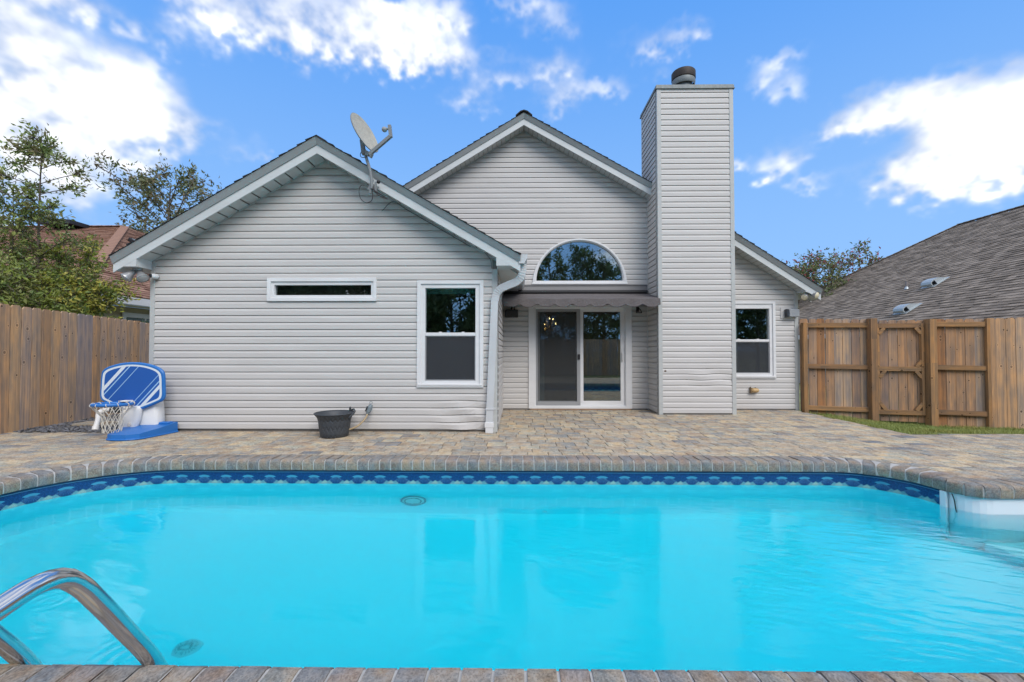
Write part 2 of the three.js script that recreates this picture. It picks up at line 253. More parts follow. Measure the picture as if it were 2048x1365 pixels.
// ---------------------------------------------------------------- patio pavers
{
  const patio = struct('patio');
  const tones = [[0.51, 0.435, 0.335], [0.55, 0.475, 0.355], [0.44, 0.385, 0.31], [0.395, 0.36, 0.31], [0.30, 0.29, 0.28], [0.46, 0.38, 0.30], [0.59, 0.505, 0.37], [0.485, 0.42, 0.335]];
  const weights = [5, 4, 4, 3, 1.1, 1.6, 2.6, 5], wsum = weights.reduce((a, b) => a + b);
  const mats = tones.map((t, i) => matte({ color: C(...t), map: stoneMaps[i % 3], bumpMap: stoneBump, bumpScale: 0.003, roughness: 0.95, specularIntensity: 0.05 }));
  const r = rng(8), pavers = [];
  const pick = () => { let w = r() * wsum, i = 0; while ((w -= weights[i]) > 0) i++; return i; };
  const clip = (poly, nx, nz, d) => { const o = []; for (let i = 0; i < poly.length; i++) { const a = poly[i], b = poly[(i + 1) % poly.length], da = a[0] * nx + a[1] * nz - d, db = b[0] * nx + b[1] * nz - d; if (da >= 0) o.push(a); if ((da >= 0) !== (db >= 0)) { const t = da / (da - db); o.push([lerp(a[0], b[0], t), lerp(a[1], b[1], t)]); } } return o; };
  const G = 0.0035;
  function add(x0, x1, z0, z1) {
    let poly = [[x0 + G, z0 - G], [x1 - G, z0 - G], [x1 - G, z1 + G], [x0 + G, z1 + G]], cut = false;
    const cx = (x0 + x1) / 2, cz = (z0 + z1) / 2;
    if (cz < -8.95 || (cx > -5.32 && cx < -0.28 && cz < -6.52)) return;
    if (cx < -5.3 && z1 < -6.3) { poly = clip(poly, 0, 1, -6.3 + 0.02 * Math.sin(cx * 9)); cut = true; }
    if (x1 > 5.43 && z1 < -6.36) { if (cx > 5.43 + 0.3 || z0 > -6.36 === false && cx > 5.43) { if (z0 > -6.36) { poly = clip(poly, 0, 1, -6.36); cut = true; } else return; } else { poly = clip(poly, -1, 0, -5.43); cut = true; } }
    let best = null, bd = 9; for (const q of fine.P) { const dx = cx - q.p[0], dz = cz - q.p[1], d = dx * dx + dz * dz; if (d < bd) { bd = d; best = q; } }
    if (bd < 0.6 * 0.6) { const d = best.p[0] * best.n[0] + best.p[1] * best.n[1] + COPE + 0.004; const np = clip(poly, best.n[0], best.n[1], d); if (np.length !== poly.length || np.some((p, i) => p[0] !== poly[i][0] || p[1] !== poly[i][1])) cut = true; poly = np; }
    else if (inside(outerPath, cx, cz)) return;
    if (poly.length < 3) return;
    let A = 0; for (let i = 0; i < poly.length; i++) { const a = poly[i], b = poly[(i + 1) % poly.length]; A += a[0] * b[1] - b[0] * a[1]; } A = Math.abs(A / 2); if (A < 0.0012) return;
    pavers.push({ poly, cut, w: x1 - x0, h: z0 - z1, cx, cz, A, tone: pick(), dy: (r() - 0.5) * 0.004, rx: (r() - 0.5) * 0.008, rz: (r() - 0.5) * 0.008, v: Math.floor(r() * 3) });
  }
  let z = 1.75; const rows = [0.155, 0.235, 0.155, 0.155, 0.235, 0.155];
  for (let k = 0; z > -9.2; k++) {
    const d = rows[Math.floor(r() * rows.length)]; let x = -8.3 - r() * 0.3, last = 0;
    while (x < 9.4) { let w = [0.155, 0.235, 0.31, 0.235][Math.floor(r() * 4)]; if (w === last && r() < 0.5) w = w === 0.235 ? 0.31 : 0.235; last = w; if (d > 0.2 && r() < 0.22) { const h = 0.5 * d; add(x, x + w, z, z - h); add(x, x + w, z - h, z - d); } else add(x, x + w, z, z - d); x += w; }
    z -= d;
  }
  // one paver: polygon prism with a chamfered top, local to its centre
  function geo(poly, cx, cz, v) {
    const ch = 0.006, top = 0, q = [], inn = poly.map((p) => { const dx = cx - p[0], dz = cz - p[1], l = Math.hypot(dx, dz); return [p[0] + dx / l * ch * 1.4, p[1] + dz / l * ch * 1.4]; });
    const L = (p, y) => [p[0] - cx, y, p[1] - cz];
    for (let i = 1; i < inn.length - 1; i++) q.push([L(inn[0], top), L(inn[i], top), L(inn[i + 1], top)]);
    for (let i = 0; i < poly.length; i++) { const j = (i + 1) % poly.length; q.push([L(inn[i], top), L(poly[i], top - ch * 0.8), L(poly[j], top - ch * 0.8), L(inn[j], top)], [L(poly[i], top - ch * 0.8), L(poly[i], top - 0.05), L(poly[j], top - 0.05), L(poly[j], top - ch * 0.8)]); }
    return quads(q, (p) => [p[0] * 2.2 + v * 0.37, p[2] * 2.2 + v * 0.61]);
  }
  const seen = (p) => { const d = -p.cz; return d > 1.2 && Math.abs(p.cx) < d * 1.16 && p.cz < -1.7 ? p.A / (d * d * d) : 0; };
  pavers.sort((a, b) => seen(b) - seen(a));
  const cache = {}, rest = tones.map(() => []);
  pavers.forEach((p, i) => {
    const key = p.cut ? null : `${p.w.toFixed(3)}_${p.h.toFixed(4)}_${p.v}`;
    let g = key ? (cache[key] ??= geo(p.poly, p.cx, p.cz, p.v)) : geo(p.poly, p.cx, p.cz, p.v);
    if (i < 300) { const m = mesh('paver', g, mats[p.tone], patio); m.position.set(p.cx, p.dy, p.cz); m.rotation.set(p.rx, 0, p.rz); }
    else { const c = g.clone(); c.applyMatrix4(new THREE.Matrix4().makeRotationFromEuler(new THREE.Euler(p.rx, 0, p.rz)).setPosition(p.cx, p.dy, p.cz)); rest[p.tone].push(c); }
  });
  rest.forEach((l, i) => { const m = mesh('paver_field', merge(l), mats[i], patio); m.userData.kind = 'stuff'; });
}

// ---------------------------------------------------------------- swimming pool
{
  const pool = thing('swimming_pool', 'vinyl lined pool with brick coping filling the foreground', 'pool');
  // print of the liner's waterline band
  const cv = document.createElement('canvas'); cv.width = 512; cv.height = 320; const x = cv.getContext('2d');
  x.fillStyle = '#0a3468'; x.fillRect(0, 0, 512, 320);
  const r = rng(19);
  for (let i = 0; i < 46; i++) for (let j = 0; j < 15; j++) { const b = r(); x.fillStyle = `rgb(${10 + 18 * b},${44 + 40 * b},${92 + 56 * b})`; x.fillRect(i * 11.13 + 1.5, j * 22 + 1.5 + (i % 2) * 8, 8.6, 18.5); }
  for (const cx of [0, 512]) {
    const tri = (pts, c) => { x.fillStyle = c; x.beginPath(); pts.forEach(([u, v], i) => (i ? x.lineTo(cx + u, v) : x.moveTo(cx + u, v))); x.closePath(); x.fill(); };
    tri([[24, 322], [110, 236], [150, 196], [196, 222], [256, 178], [316, 222], [362, 196], [402, 236], [488, 322]], '#56909c');
    tri([[120, 322], [196, 236], [256, 196], [300, 236], [344, 322]], '#84a59e'); tri([[330, 322], [366, 262], [410, 248], [470, 322]], '#7ba6a6'); tri([[44, 322], [90, 258], [128, 240], [164, 322]], '#6d9ea4');
    x.fillStyle = '#3f93b2'; x.beginPath(); x.moveTo(cx - 136, 104); x.quadraticCurveTo(cx, 34, cx + 136, 104); x.lineTo(cx + 84, 132); x.quadraticCurveTo(cx, 112, cx - 84, 132); x.closePath(); x.fill();
  }
  x.strokeStyle = 'rgba(170,215,228,0.55)'; x.lineWidth = 3.2;
  for (const cx of [0, 512]) for (let k = -6; k <= 6; k++) {
    x.beginPath(); x.moveTo(cx + k * 10, 126); x.quadraticCurveTo(cx + k * 24, 190, cx + k * 44, 250); x.stroke();
    x.beginPath(); x.moveTo(cx + 256 + k * 26, 205 + Math.abs(k) * 12); x.lineTo(cx + 256 + k * 26 + 46, 320); x.stroke();
    x.beginPath(); x.moveTo(cx + 256 + k * 26, 205 + Math.abs(k) * 12); x.lineTo(cx + 256 + k * 26 - 46, 320); x.stroke();
  }
  const band = new THREE.CanvasTexture(cv); band.wrapS = THREE.RepeatWrapping; band.colorSpace = THREE.SRGBColorSpace;
  const liner = mat({ color: C(0.09, 0.90, 0.985), roughness: 0.6 }), bandM = mat({ map: band, roughness: 0.35 }), rail = mat({ color: C(0.010, 0.055, 0.13), roughness: 0.35 }), plastic = mat({ color: C(0.76, 0.79, 0.83), roughness: 0.35 });
  const N = fine.P.length, isStep = (p) => p[0] > 3.8305 && p[1] < -2.2 && p[1] > -4.13;
  function strip(off, y0, y1, test, off1 = off) { const q = []; for (let i = 0; i < N; i++) { const a = fine.P[i], b = fine.P[(i + 1) % N], mid = [(a.p[0] + b.p[0]) / 2, (a.p[1] + b.p[1]) / 2]; if (!test(mid)) continue; const s0 = a.s, s1 = i === N - 1 ? fine.L : b.s, P = (k, o, y, s) => [k.p[0] + k.n[0] * o, y, k.p[1] + k.n[1] * o, s]; q.push([P(b, off, y0, s1), P(a, off, y0, s0), P(a, off1, y1, s0), P(b, off1, y1, s1)]); }
    const g = quads(q.map((k) => k.map((p) => p.slice(0, 3))), () => [0, 0]); const uv = g.attributes.uv; let n = 0; for (const k of q) for (const j of [0, 1, 2, 0, 2, 3]) { uv.setXY(n++, k[j][3] / 0.2335, (k[j][1] - y0) / (y1 - y0)); } return g; }
  const wall = (p) => !isStep(p);
  mesh('liner_wall', strip(0.012, -1.13, -0.262, wall), liner, pool);
  mesh('waterline_band', strip(0.012, -0.262, -0.128, wall), bandM, pool);
  mesh('liner_track', merge([strip(0.006, -0.128, -0.104, wall), strip(0.012, -0.1285, -0.128, wall, 0.006), strip(0.0, -0.117, -0.112, wall), strip(0.03, -0.104, -0.1035, wall, 0.0)]), rail, pool);
  mesh('track_bead', strip(-0.001, -0.1235, -0.1205, wall), mat({ color: C(0.12, 0.35, 0.62), roughness: 0.3 }), pool);
  mesh('liner_cove', strip(-0.06, FLOOR + 0.001, -1.13, wall, 0.012), liner, pool);
  // floor: a gently dished sheet
  { const pts = offsetPath(0.05); const f = new THREE.ShapeGeometry(shapeOf(pts.map(([a, b]) => [a, -b]))); f.rotateX(-Math.PI / 2); f.translate(0, FLOOR, 0); mesh('liner_floor', f, liner, pool); }
  // white plastic entry steps in the alcove on the right
  const st = part('step_unit', pool);
  mesh('step_wall', strip(0.012, -1.19, -0.1, isStep), plastic, st);
  for (const z of [-4.145, -2.31]) mesh('step_flange', bx(3.815, 3.835, -1.1, -0.104, z, z + 0.06, 0.004), plastic, st);
  mesh('crack', tube([[3.842, -0.108, -4.055], [3.848, -0.16, -4.04], [3.850, -0.2, -4.036], [3.854, -0.26, -4.032], [3.857, -0.33, -4.03]], 0.0045, 14, 5), M.darkRubber, st);
  for (const [x0, y] of [[4.75, -0.48], [4.35, -0.74], [3.95, -0.99]]) mesh('tread', bx(x0, 5.42, y - 0.26, y, -3.905, -2.445, 0.02), plastic, st);
  // pool light on the far wall, main drain on the floor, skimmer face on the left wall
  const lamp = part('pool_light', pool, [-1.09, -0.76, -4.725]);
  const ringM = mat({ color: C(0.28, 0.68, 0.72), roughness: 0.4 });
  mesh('light_ring', new THREE.TorusGeometry(0.125, 0.012, 10, 40), mat({ color: C(0.08, 0.32, 0.38), roughness: 0.5 }), lamp);
  mesh('lens', new THREE.SphereGeometry(0.3, 28, 8, 0, Math.PI * 2, 0, 0.4).rotateX(Math.PI / 2).translate(0, 0, -0.27), ringM, lamp);
  mesh('face_ring', new THREE.TorusGeometry(0.085, 0.007, 8, 36).translate(0, 0, 0.016), mat({ color: C(0.05, 0.2, 0.24), roughness: 0.5 }), lamp);
  const drain = part('main_drain', pool, [-2.05, FLOOR, -2.8]); drain.scale.setScalar(0.7);
  mesh('drain_cover', new THREE.LatheGeometry([[0, 0.03], [0.06, 0.028], [0.1, 0.015], [0.115, 0.002]].map((p) => new THREE.Vector2(...p)), 32), ringM, drain);
  const sl = []; for (let k = 0; k < 18; k++) for (const [r0, r1] of [[0.028, 0.052], [0.062, 0.09]]) { const a = k / 18 * Math.PI * 2; sl.push(bar([r0 * Math.cos(a), r1 > 0.06 ? 0.026 : 0.031, r0 * Math.sin(a)], [r1 * Math.cos(a), r1 > 0.06 ? 0.022 : 0.031, r1 * Math.sin(a)], 0.007, 0.006)); }
  mesh('drain_slots', merge(sl), mat({ color: C(0.08, 0.32, 0.36), roughness: 0.6 }), drain);
  const sk = part('skimmer', pool, [-4.542, 0, -3.55]);
  mesh('skimmer_face', merge([bx(0, 0.014, -0.34, -0.125, -0.16, -0.13, 0.003), bx(0, 0.014, -0.34, -0.125, 0.13, 0.16, 0.003), bx(0, 0.013, -0.16, -0.125, -0.13, 0.13, 0.003), bx(0, 0.013, -0.36, -0.33, -0.16, 0.16, 0.003)]), M.white, sk);
  mesh('skimmer_mouth', bx(-0.004, 0.004, -0.33, -0.16, -0.13, 0.13, 0.001), M.black, sk);
  for (const y of [-0.145, -0.24, -0.335]) for (const zz of [-0.145, 0.145]) mesh('screw', new THREE.CylinderGeometry(0.006, 0.006, 0.004, 8).rotateZ(Math.PI / 2).translate(0.016, y, zz), M.screenFrame, sk);

  // coping bricks, each laid on the path; bullnose towards the water
  const tones = [[0.315, 0.285, 0.255], [0.34, 0.305, 0.265], [0.30, 0.28, 0.255], [0.36, 0.32, 0.265], [0.32, 0.28, 0.255], [0.285, 0.27, 0.255]];
  const mats = tones.map((t, i) => matte({ color: C(...t), map: stoneMaps[i % 3], bumpMap: stoneBump, bumpScale: 0.004, roughness: 0.85 }));
  const prof = [[COPE, 0.004], [0.05, 0.008]]; for (let k = 0; k <= 6; k++) { const a = Math.PI / 2 + k / 6 * Math.PI / 2; prof.push([0.016 + 0.036 * Math.cos(a), -0.03 + 0.038 * Math.sin(a)]); } prof.push([-0.018, -0.085], [-0.012, -0.1], [COPE, -0.1]);
  const cop = walk(poolPath, 0.1155); { const sgn = fine.P[0].n[0] * cop.P[0].n[0] + fine.P[0].n[1] * cop.P[0].n[1] < 0 ? -1 : 1; if (sgn < 0) for (const q of cop.P) { q.n[0] *= -1; q.n[1] *= -1; } }
  const rr = rng(91), cache = {};
  const brick = (wi, wo, v, jig) => {
    const key = `${wi.toFixed(3)}_${wo.toFixed(3)}_${v}`; if (cache[key]) return cache[key];
    const half = (u) => lerp(wi, wo, clamp((u + 0.02) / (COPE + 0.02))) / 2, q = [], n = prof.length, j = (i) => jig[i % jig.length];
    for (let i = 0; i < n; i++) { const a = prof[i], b = prof[(i + 1) % n], ya = a[1] + j(i), yb = b[1] + j(i + 1 === n ? 0 : i + 1); q.push([[-half(a[0]), ya, a[0]], [half(a[0]), ya, a[0]], [half(b[0]), yb, b[0]], [-half(b[0]), yb, b[0]]]); }
    for (const s of [-1, 1]) for (let i = 1; i < n - 1; i++) { const P = (k) => [s * half(prof[k][0]), prof[k][1] + j(k), prof[k][0]]; q.push(s > 0 ? [P(0), P(i), P(i + 1)] : [P(0), P(i + 1), P(i)]); }
    const g = quads(q, (p) => [p[0] * 4 + v * 0.23, (p[2] + p[1]) * 3 + v * 0.41]); return cache[key] = toCreasedNormals(g, 0.6);
  };
  const jigs = [0, 1, 2, 3].map(() => prof.map((p) => (p[1] > -0.05 ? (rr() - 0.5) * 0.006 : 0)));
  const GAP = 0.012;
  cop.P.forEach((q, i) => {
    const nx = cop.P[(i + 1) % cop.P.length], dn = Math.atan2(q.n[0] * nx.n[1] - q.n[1] * nx.n[0], q.n[0] * nx.n[0] + q.n[1] * nx.n[1]), k = -dn / cop.st;
    const turn = Math.sign(q.t[0] * q.n[1] - q.t[1] * q.n[0]); const wo = clamp(cop.st + COPE * cop.st * k * -turn, 0.06, 0.19);
    const wi = Math.round((cop.st - GAP) * 500) / 500, w2 = Math.round((wo - GAP) * 200) / 200, v = Math.floor(rr() * 4);
    const m = mesh('coping_brick', brick(wi, Math.abs(w2 - wi) < 0.006 ? wi : w2, v, jigs[v]), mats[Math.floor(rr() * mats.length)], pool);
    m.position.set(q.p[0], (rr() - 0.5) * 0.003, q.p[1]); m.rotation.set(0, Math.atan2(q.n[0], q.n[1]), 0); m.rotateZ((rr() - 0.5) * 0.012);
  });
  { // mortar body under and between the bricks
    const pr = [[COPE - 0.002, -0.002], [0.05, 0.0035], [0.016, 0.0035], [0.002, -0.001], [-0.010, -0.012], [-0.0165, -0.032], [-0.0155, -0.084], [-0.011, -0.0985], [COPE - 0.002, -0.0985]], q = [];
    for (let i = 0; i < N; i++) { const a = fine.P[i], b = fine.P[(i + 1) % N], P = (k, [u, y]) => [k.p[0] + k.n[0] * u, y, k.p[1] + k.n[1] * u]; for (let j = 0; j < pr.length; j++) { const c = pr[j], d = pr[(j + 1) % pr.length]; q.push([P(a, c), P(b, c), P(b, d), P(a, d)]); } }
    mesh('coping_mortar', quads(q, (p) => [p[0], p[2] + p[1]]), M.grout, pool);
  }
}
// the water itself: a solid body with a rippled surface
{
  const W = 2048, H = 512, L = 10.4;
  const d = new Uint8Array(W * H * 4);
  for (let j = 0; j < H; j++) for (let i = 0; i < W; i++) {
    const x = -4.8 + L * i / W, z = 1.5 + 3.5 * j / H;                     // metres: x, depth in front of the camera
    const breeze = 0.42 + 0.65 * smooth(0.2, 2.2, x + 0.6 * (fbm(x * 1.3, z * 1.3, 301, 3) - 0.5) * 2) + 0.35 * smooth(-2.0, -3.2, x);
    const sx = x + 0.25 * Math.sin(z * 2.1), a = fbm(sx * 3.2 + 40, z * 9 + x * 1.8, 310, 3) - 0.5, b = fbm(sx * 9 + 80, z * 22 + x * 5, 320, 2) - 0.5, s = fbm(x * 0.9, z * 1.4, 330, 2) - 0.5;
    let h = breeze * (0.62 * a + 0.2 * b) + 0.9 * s;
    for (const [cx, cz, w] of [[-1.75, 2.05, 0.16], [-2.6, 2.5, 0.1], [-1.9, 1.8, 0.13], [0.75, 2.9, 0.08], [1.35, 2.75, 0.08]]) { const q = Math.hypot(x - cx, z - cz); h += 0.10 * Math.exp(-q * q / (w * w)) * Math.cos(q * 95); }
    const o = (j * W + i) * 4; d[o] = d[o + 1] = d[o + 2] = clamp(128 + 150 * h, 0, 255); d[o + 3] = 255;
  }
  const t = new THREE.DataTexture(d, W, H, THREE.RGBAFormat); t.magFilter = THREE.LinearFilter; t.minFilter = THREE.LinearFilter; t.needsUpdate = true;
  const g = floorSlab(offsetPath(0.03), FLOOR - 0.06, WATER), p = g.attributes.position, uv = g.attributes.uv;
  for (let i = 0; i < p.count; i++) uv.setXY(i, (p.getX(i) + 4.8) / L, (-p.getZ(i) - 1.5) / 3.5);
  const w = struct('water');
  mesh('water_body', g, phys({ color: C(1, 1, 1), transmission: 1, thickness: 1, roughness: 0.085, ior: 1.333, attenuationColor: C(0.40, 0.965, 0.995), attenuationDistance: 1.0, bumpMap: t, bumpScale: 0.011 }), w);
}
// stainless grab-rail ladder in the near left corner
{
  const l = thing('pool_ladder', 'stainless steel ladder rails arching into the water', 'ladder', undefined, [-1.6, 0, -1.2]);
  const prof = [[0.62, -0.02], [0.6, 0.15], [0.5, 0.3], [0.35, 0.4], [0.2, 0.445], [0.05, 0.47], [-0.07, 0.488], [-0.143, 0.472], [-0.2, 0.42], [-0.255, 0.345], [-0.31, 0.265], [-0.368, 0.178], [-0.44, 0.072], [-0.51, -0.045], [-0.575, -0.2], [-0.6, -0.45], [-0.6, -1.0]];
  for (const dx of [0.24, -0.25]) mesh('rail', tube(prof.map(([z, y]) => [dx, y, z]), 0.029, 90, 20), M.steel, l);
  for (const y of [-0.42, -0.7, -0.97]) mesh('rung', bx(-0.25, 0.24, y - 0.012, y + 0.012, -0.66, -0.58, 0.008), M.steel, l);
}
// ---------------------------------------------------------------- the house
const COURSE = 0.1016;
// dutch-lap siding on a flat wall. Local x along the wall, y up, z outwards. left/right: bounds as functions of y; holes: {x: (y) => [a, b] | null, y0, y1}
function siding(parent, { y0, y1, left, right, holes = [], breaks = [], warp = null, seed = 1 }) {
  const r = rng(seed), lip = 0.022, cut = 0.038, gap = 0.0095;
  const zOf = (t, hi) => (t <= COURSE - cut + 1e-6 ? lip : t < COURSE - gap - 1e-6 || (hi && t < COURSE - gap + 1e-6) ? lerp(lip, 0.011, (t - COURSE + cut) / (cut - gap)) : 0.001);
  for (let k = 0; y0 + k * COURSE < y1; k++) {
    const a = y0 + k * COURSE, b = Math.min(a + COURSE - 0.0004, y1), dx = (r() - 0.5) * 0.0016;
    const ys = [a, a + COURSE - cut, a + COURSE - gap, b, ...holes.flatMap((h) => [h.y0, h.y1]), ...holes.flatMap((h) => h.extra ?? []), ...breaks].filter((y) => y >= a - 1e-9 && y <= b + 1e-9).sort((p, q) => p - q).filter((y, i, l) => !i || y - l[i - 1] > 1e-5);
    const pieces = []; let counts = new Set();
    for (let i = 0; i + 1 < ys.length; i++) {
      const ya = ys[i], yb = ys[i + 1], ym = (ya + yb) / 2; let iv = [[[left(ya), right(ya)], [left(yb), right(yb)]]];
      for (const h of holes) if (ym > h.y0 && ym < h.y1) { const A = h.x(ya), B = h.x(yb); iv = iv.flatMap(([lo, hi]) => { const out = []; if (lo[0] < A[0] || hi[0] < B[0]) out.push([[lo[0], Math.min(A[0], lo[1])], [hi[0], Math.min(B[0], hi[1])]]); if (A[1] < lo[1] || B[1] < hi[1]) out.push([[Math.max(A[1], lo[0]), lo[1]], [Math.max(B[1], hi[0]), hi[1]]]); return out; }); }
      iv = iv.filter(([lo, hi]) => lo[1] - lo[0] > 0.002 || hi[1] - hi[0] > 0.002); counts.add(iv.length);
      iv.forEach(([lo, hi], n) => pieces.push({ ya, yb, lo, hi, n, first: i === 0 }));
    }
    const id = pieces.map((_, i) => i), find = (i) => (id[i] === i ? i : (id[i] = find(id[i])));
    pieces.forEach((p, i) => pieces.forEach((q, j) => { if (j < i && Math.abs(p.ya - q.yb) < 1e-9 && Math.min(p.lo[1], q.hi[1]) - Math.max(p.lo[0], q.hi[0]) > 1e-4) id[find(i)] = find(j); }));
    const roots = [...new Set(pieces.map((_, i) => find(i)))], groups = roots.length; pieces.forEach((p, i) => { p.n = roots.indexOf(find(i)); });
    for (let n = 0; n < groups; n++) {
      const q = [];
      for (const p of pieces) {
        if (groups > 1 && p.n !== n) continue;
        const w = Math.max(p.lo[1] - p.lo[0], p.hi[1] - p.hi[0]), m = warp ? Math.max(1, Math.ceil(w / 0.12)) : 1;
        for (let s = 0; s < m; s++) {
          const X = (e, t) => lerp(e[0], e[1], t), t0 = s / m, t1 = (s + 1) / m;
          const V = (x, y, z) => { if (!warp) return [x, y, z]; const [dy, dz] = warp(x, y); return [x, y + dy, z + dz]; };
          const za = zOf(p.ya - a, false), zb = zOf(p.yb - a, true);
          q.push([V(X(p.lo, t0), p.ya, za), V(X(p.lo, t1), p.ya, za), V(X(p.hi, t1), p.yb, zb), V(X(p.hi, t0), p.yb, zb)]);
          if (p.first) q.push([V(X(p.lo, t0), p.ya, 0), V(X(p.lo, t1), p.ya, 0), V(X(p.lo, t1), p.ya, za), V(X(p.lo, t0), p.ya, za)]);
        }
      }
      if (q.length) { const u0 = r() * 5, v0 = r() * 5; const g = quads(q, (p) => [p[0] * 0.35 + u0, p[1] * 0.9 + v0]); const m = mesh('siding_plank', g, M.siding, parent); m.position.z = dx; }
    }
  }
}
const rectHole = (x0, x1, y0, y1) => ({ x: () => [x0, x1], y0, y1 });
const house = thing('house', 'single storey house clad in pale grey horizontal siding behind the pool', 'house');
const WZ = -6.435, MZ = -8.874, WL = -5.29, WR = -0.3, MR = 5.475, CL = 2.58, CR = 3.95, CZ = -8.235;
const WAX = -2.777, WAY = 4.125, WS = 0.585, WF = -6.135;             // wing: ridge x and y, slope, rake plane
const MAX = 0.126, MAY = 5.744, MF = -8.57;                            // main roof
const wingTop = (x) => WAY - WS * Math.abs(x - WAX);
const mainTop = (x) => (x < MAX ? MAY - 0.61 * (MAX - x) : x < 3.2 ? MAY - 0.565 * (x - MAX) : MAY - 0.565 * (3.2 - MAX) - 0.650 * (x - 3.2));
const invert = (f, y, lo, hi) => { for (let i = 0; i < 40; i++) { const m = (lo + hi) / 2; if ((f(m) - y) * (f(lo) - y) > 0) lo = m; else hi = m; } return (lo + hi) / 2; };
const DROP = 0.215;                                                     // soffit below the roof's top line

const winLong = [-3.545, -2.06, 1.915, 2.155], winTall = [-1.385, -0.535, 0.68, 2.115], winRight = [4.03, 4.99, 0.665, 2.08], doorHole = [0.30, 2.165, 0.03, 2.03];
const half = { cx: 1.225, rx: 0.895, y0: 2.49, ry: 0.86 };
const halfHole = { x: (y) => { const t = clamp((y - half.y0) / half.ry, 0, 1), w = half.rx * Math.sqrt(1 - t * t); return [half.cx - w, half.cx + w]; }, y0: half.y0, y1: half.y0 + half.ry - 0.001, extra: Array.from({ length: 40 }, (_, i) => half.y0 + half.ry * Math.sin((i + 1) / 41 * Math.PI / 2)) };
const rectPath = ([a, b, c, d]) => [[a, c], [a, d], [b, d], [b, c]];

// --- wing wall
{
  const w = part('wing_wall', house);
  mesh('sheathing', slab([[WL + 0.01, 0.05], [WR - 0.01, 0.05], [WR - 0.01, wingTop(WR) - DROP - 0.01], [WAX, WAY - DROP - 0.01], [WL + 0.01, wingTop(WL) - DROP - 0.01]], WZ - 0.12, WZ - 0.001, [winLong, winTall].map(rectPath)), M.sheath, w);
  mesh('foundation', bx(WL + 0.02, WR - 0.02, -0.1, 0.05, WZ - 0.12, WZ - 0.014, 0.003), M.concrete, w);
  const s = part('wing_siding', house, [0, 0, WZ]);
  const line = (y) => (WAY - DROP - y) / WS;
  siding(s, { y0: 0.045, y1: WAY - DROP - 0.02, left: (y) => Math.max(WL + 0.05, WAX - line(y)), right: (y) => Math.min(WR - 0.06, WAX + line(y)), breaks: [wingTop(WL + 0.05) - DROP, wingTop(WR - 0.06) - DROP], holes: [rectHole(-3.585, -2.033, 1.882, 2.192), rectHole(-1.43, -0.488, 0.638, 2.162)], seed: 3,
    warp: (x, y) => { const k = smooth(-1.5, -0.55, x) * smooth(0.62, 0.3, y); if (k <= 0) return [0, 0]; return [0.012 * k * Math.sin((x + 0.5) * 6.5 + y * 9), 0.012 * k * Math.sin((x + 0.2) * 9 + y * 21)]; } });
  mesh('corner_post', bx(WL - 0.012, WL + 0.055, 0.03, wingTop(WL + 0.03) - DROP, WZ - 0.09, WZ + 0.03), M.post, house);
  mesh('corner_post', bx(WR - 0.065, WR + 0.014, 0.0, 2.33, WZ - 0.09, WZ + 0.03), M.post, house);
  mesh('starter_strip', bx(WL + 0.056, WR - 0.066, 0.034, 0.0445, WZ - 0.002, WZ + 0.012, 0.002), M.post, house);
  // right flank of the wing
  mesh('flank_wall', bx(WR - 0.12, WR - 0.001, 0.0, 2.42, MZ + 0.002, WZ - 0.091, 0.002), M.sheath, house);
  const f = part('flank_siding', house, [WR, 0, WZ - 0.09]); f.rotation.y = Math.PI / 2;
  siding(f, { y0: 0.03, y1: 2.3, left: () => 0, right: () => -(MZ - WZ) - 0.1, seed: 4 });
}
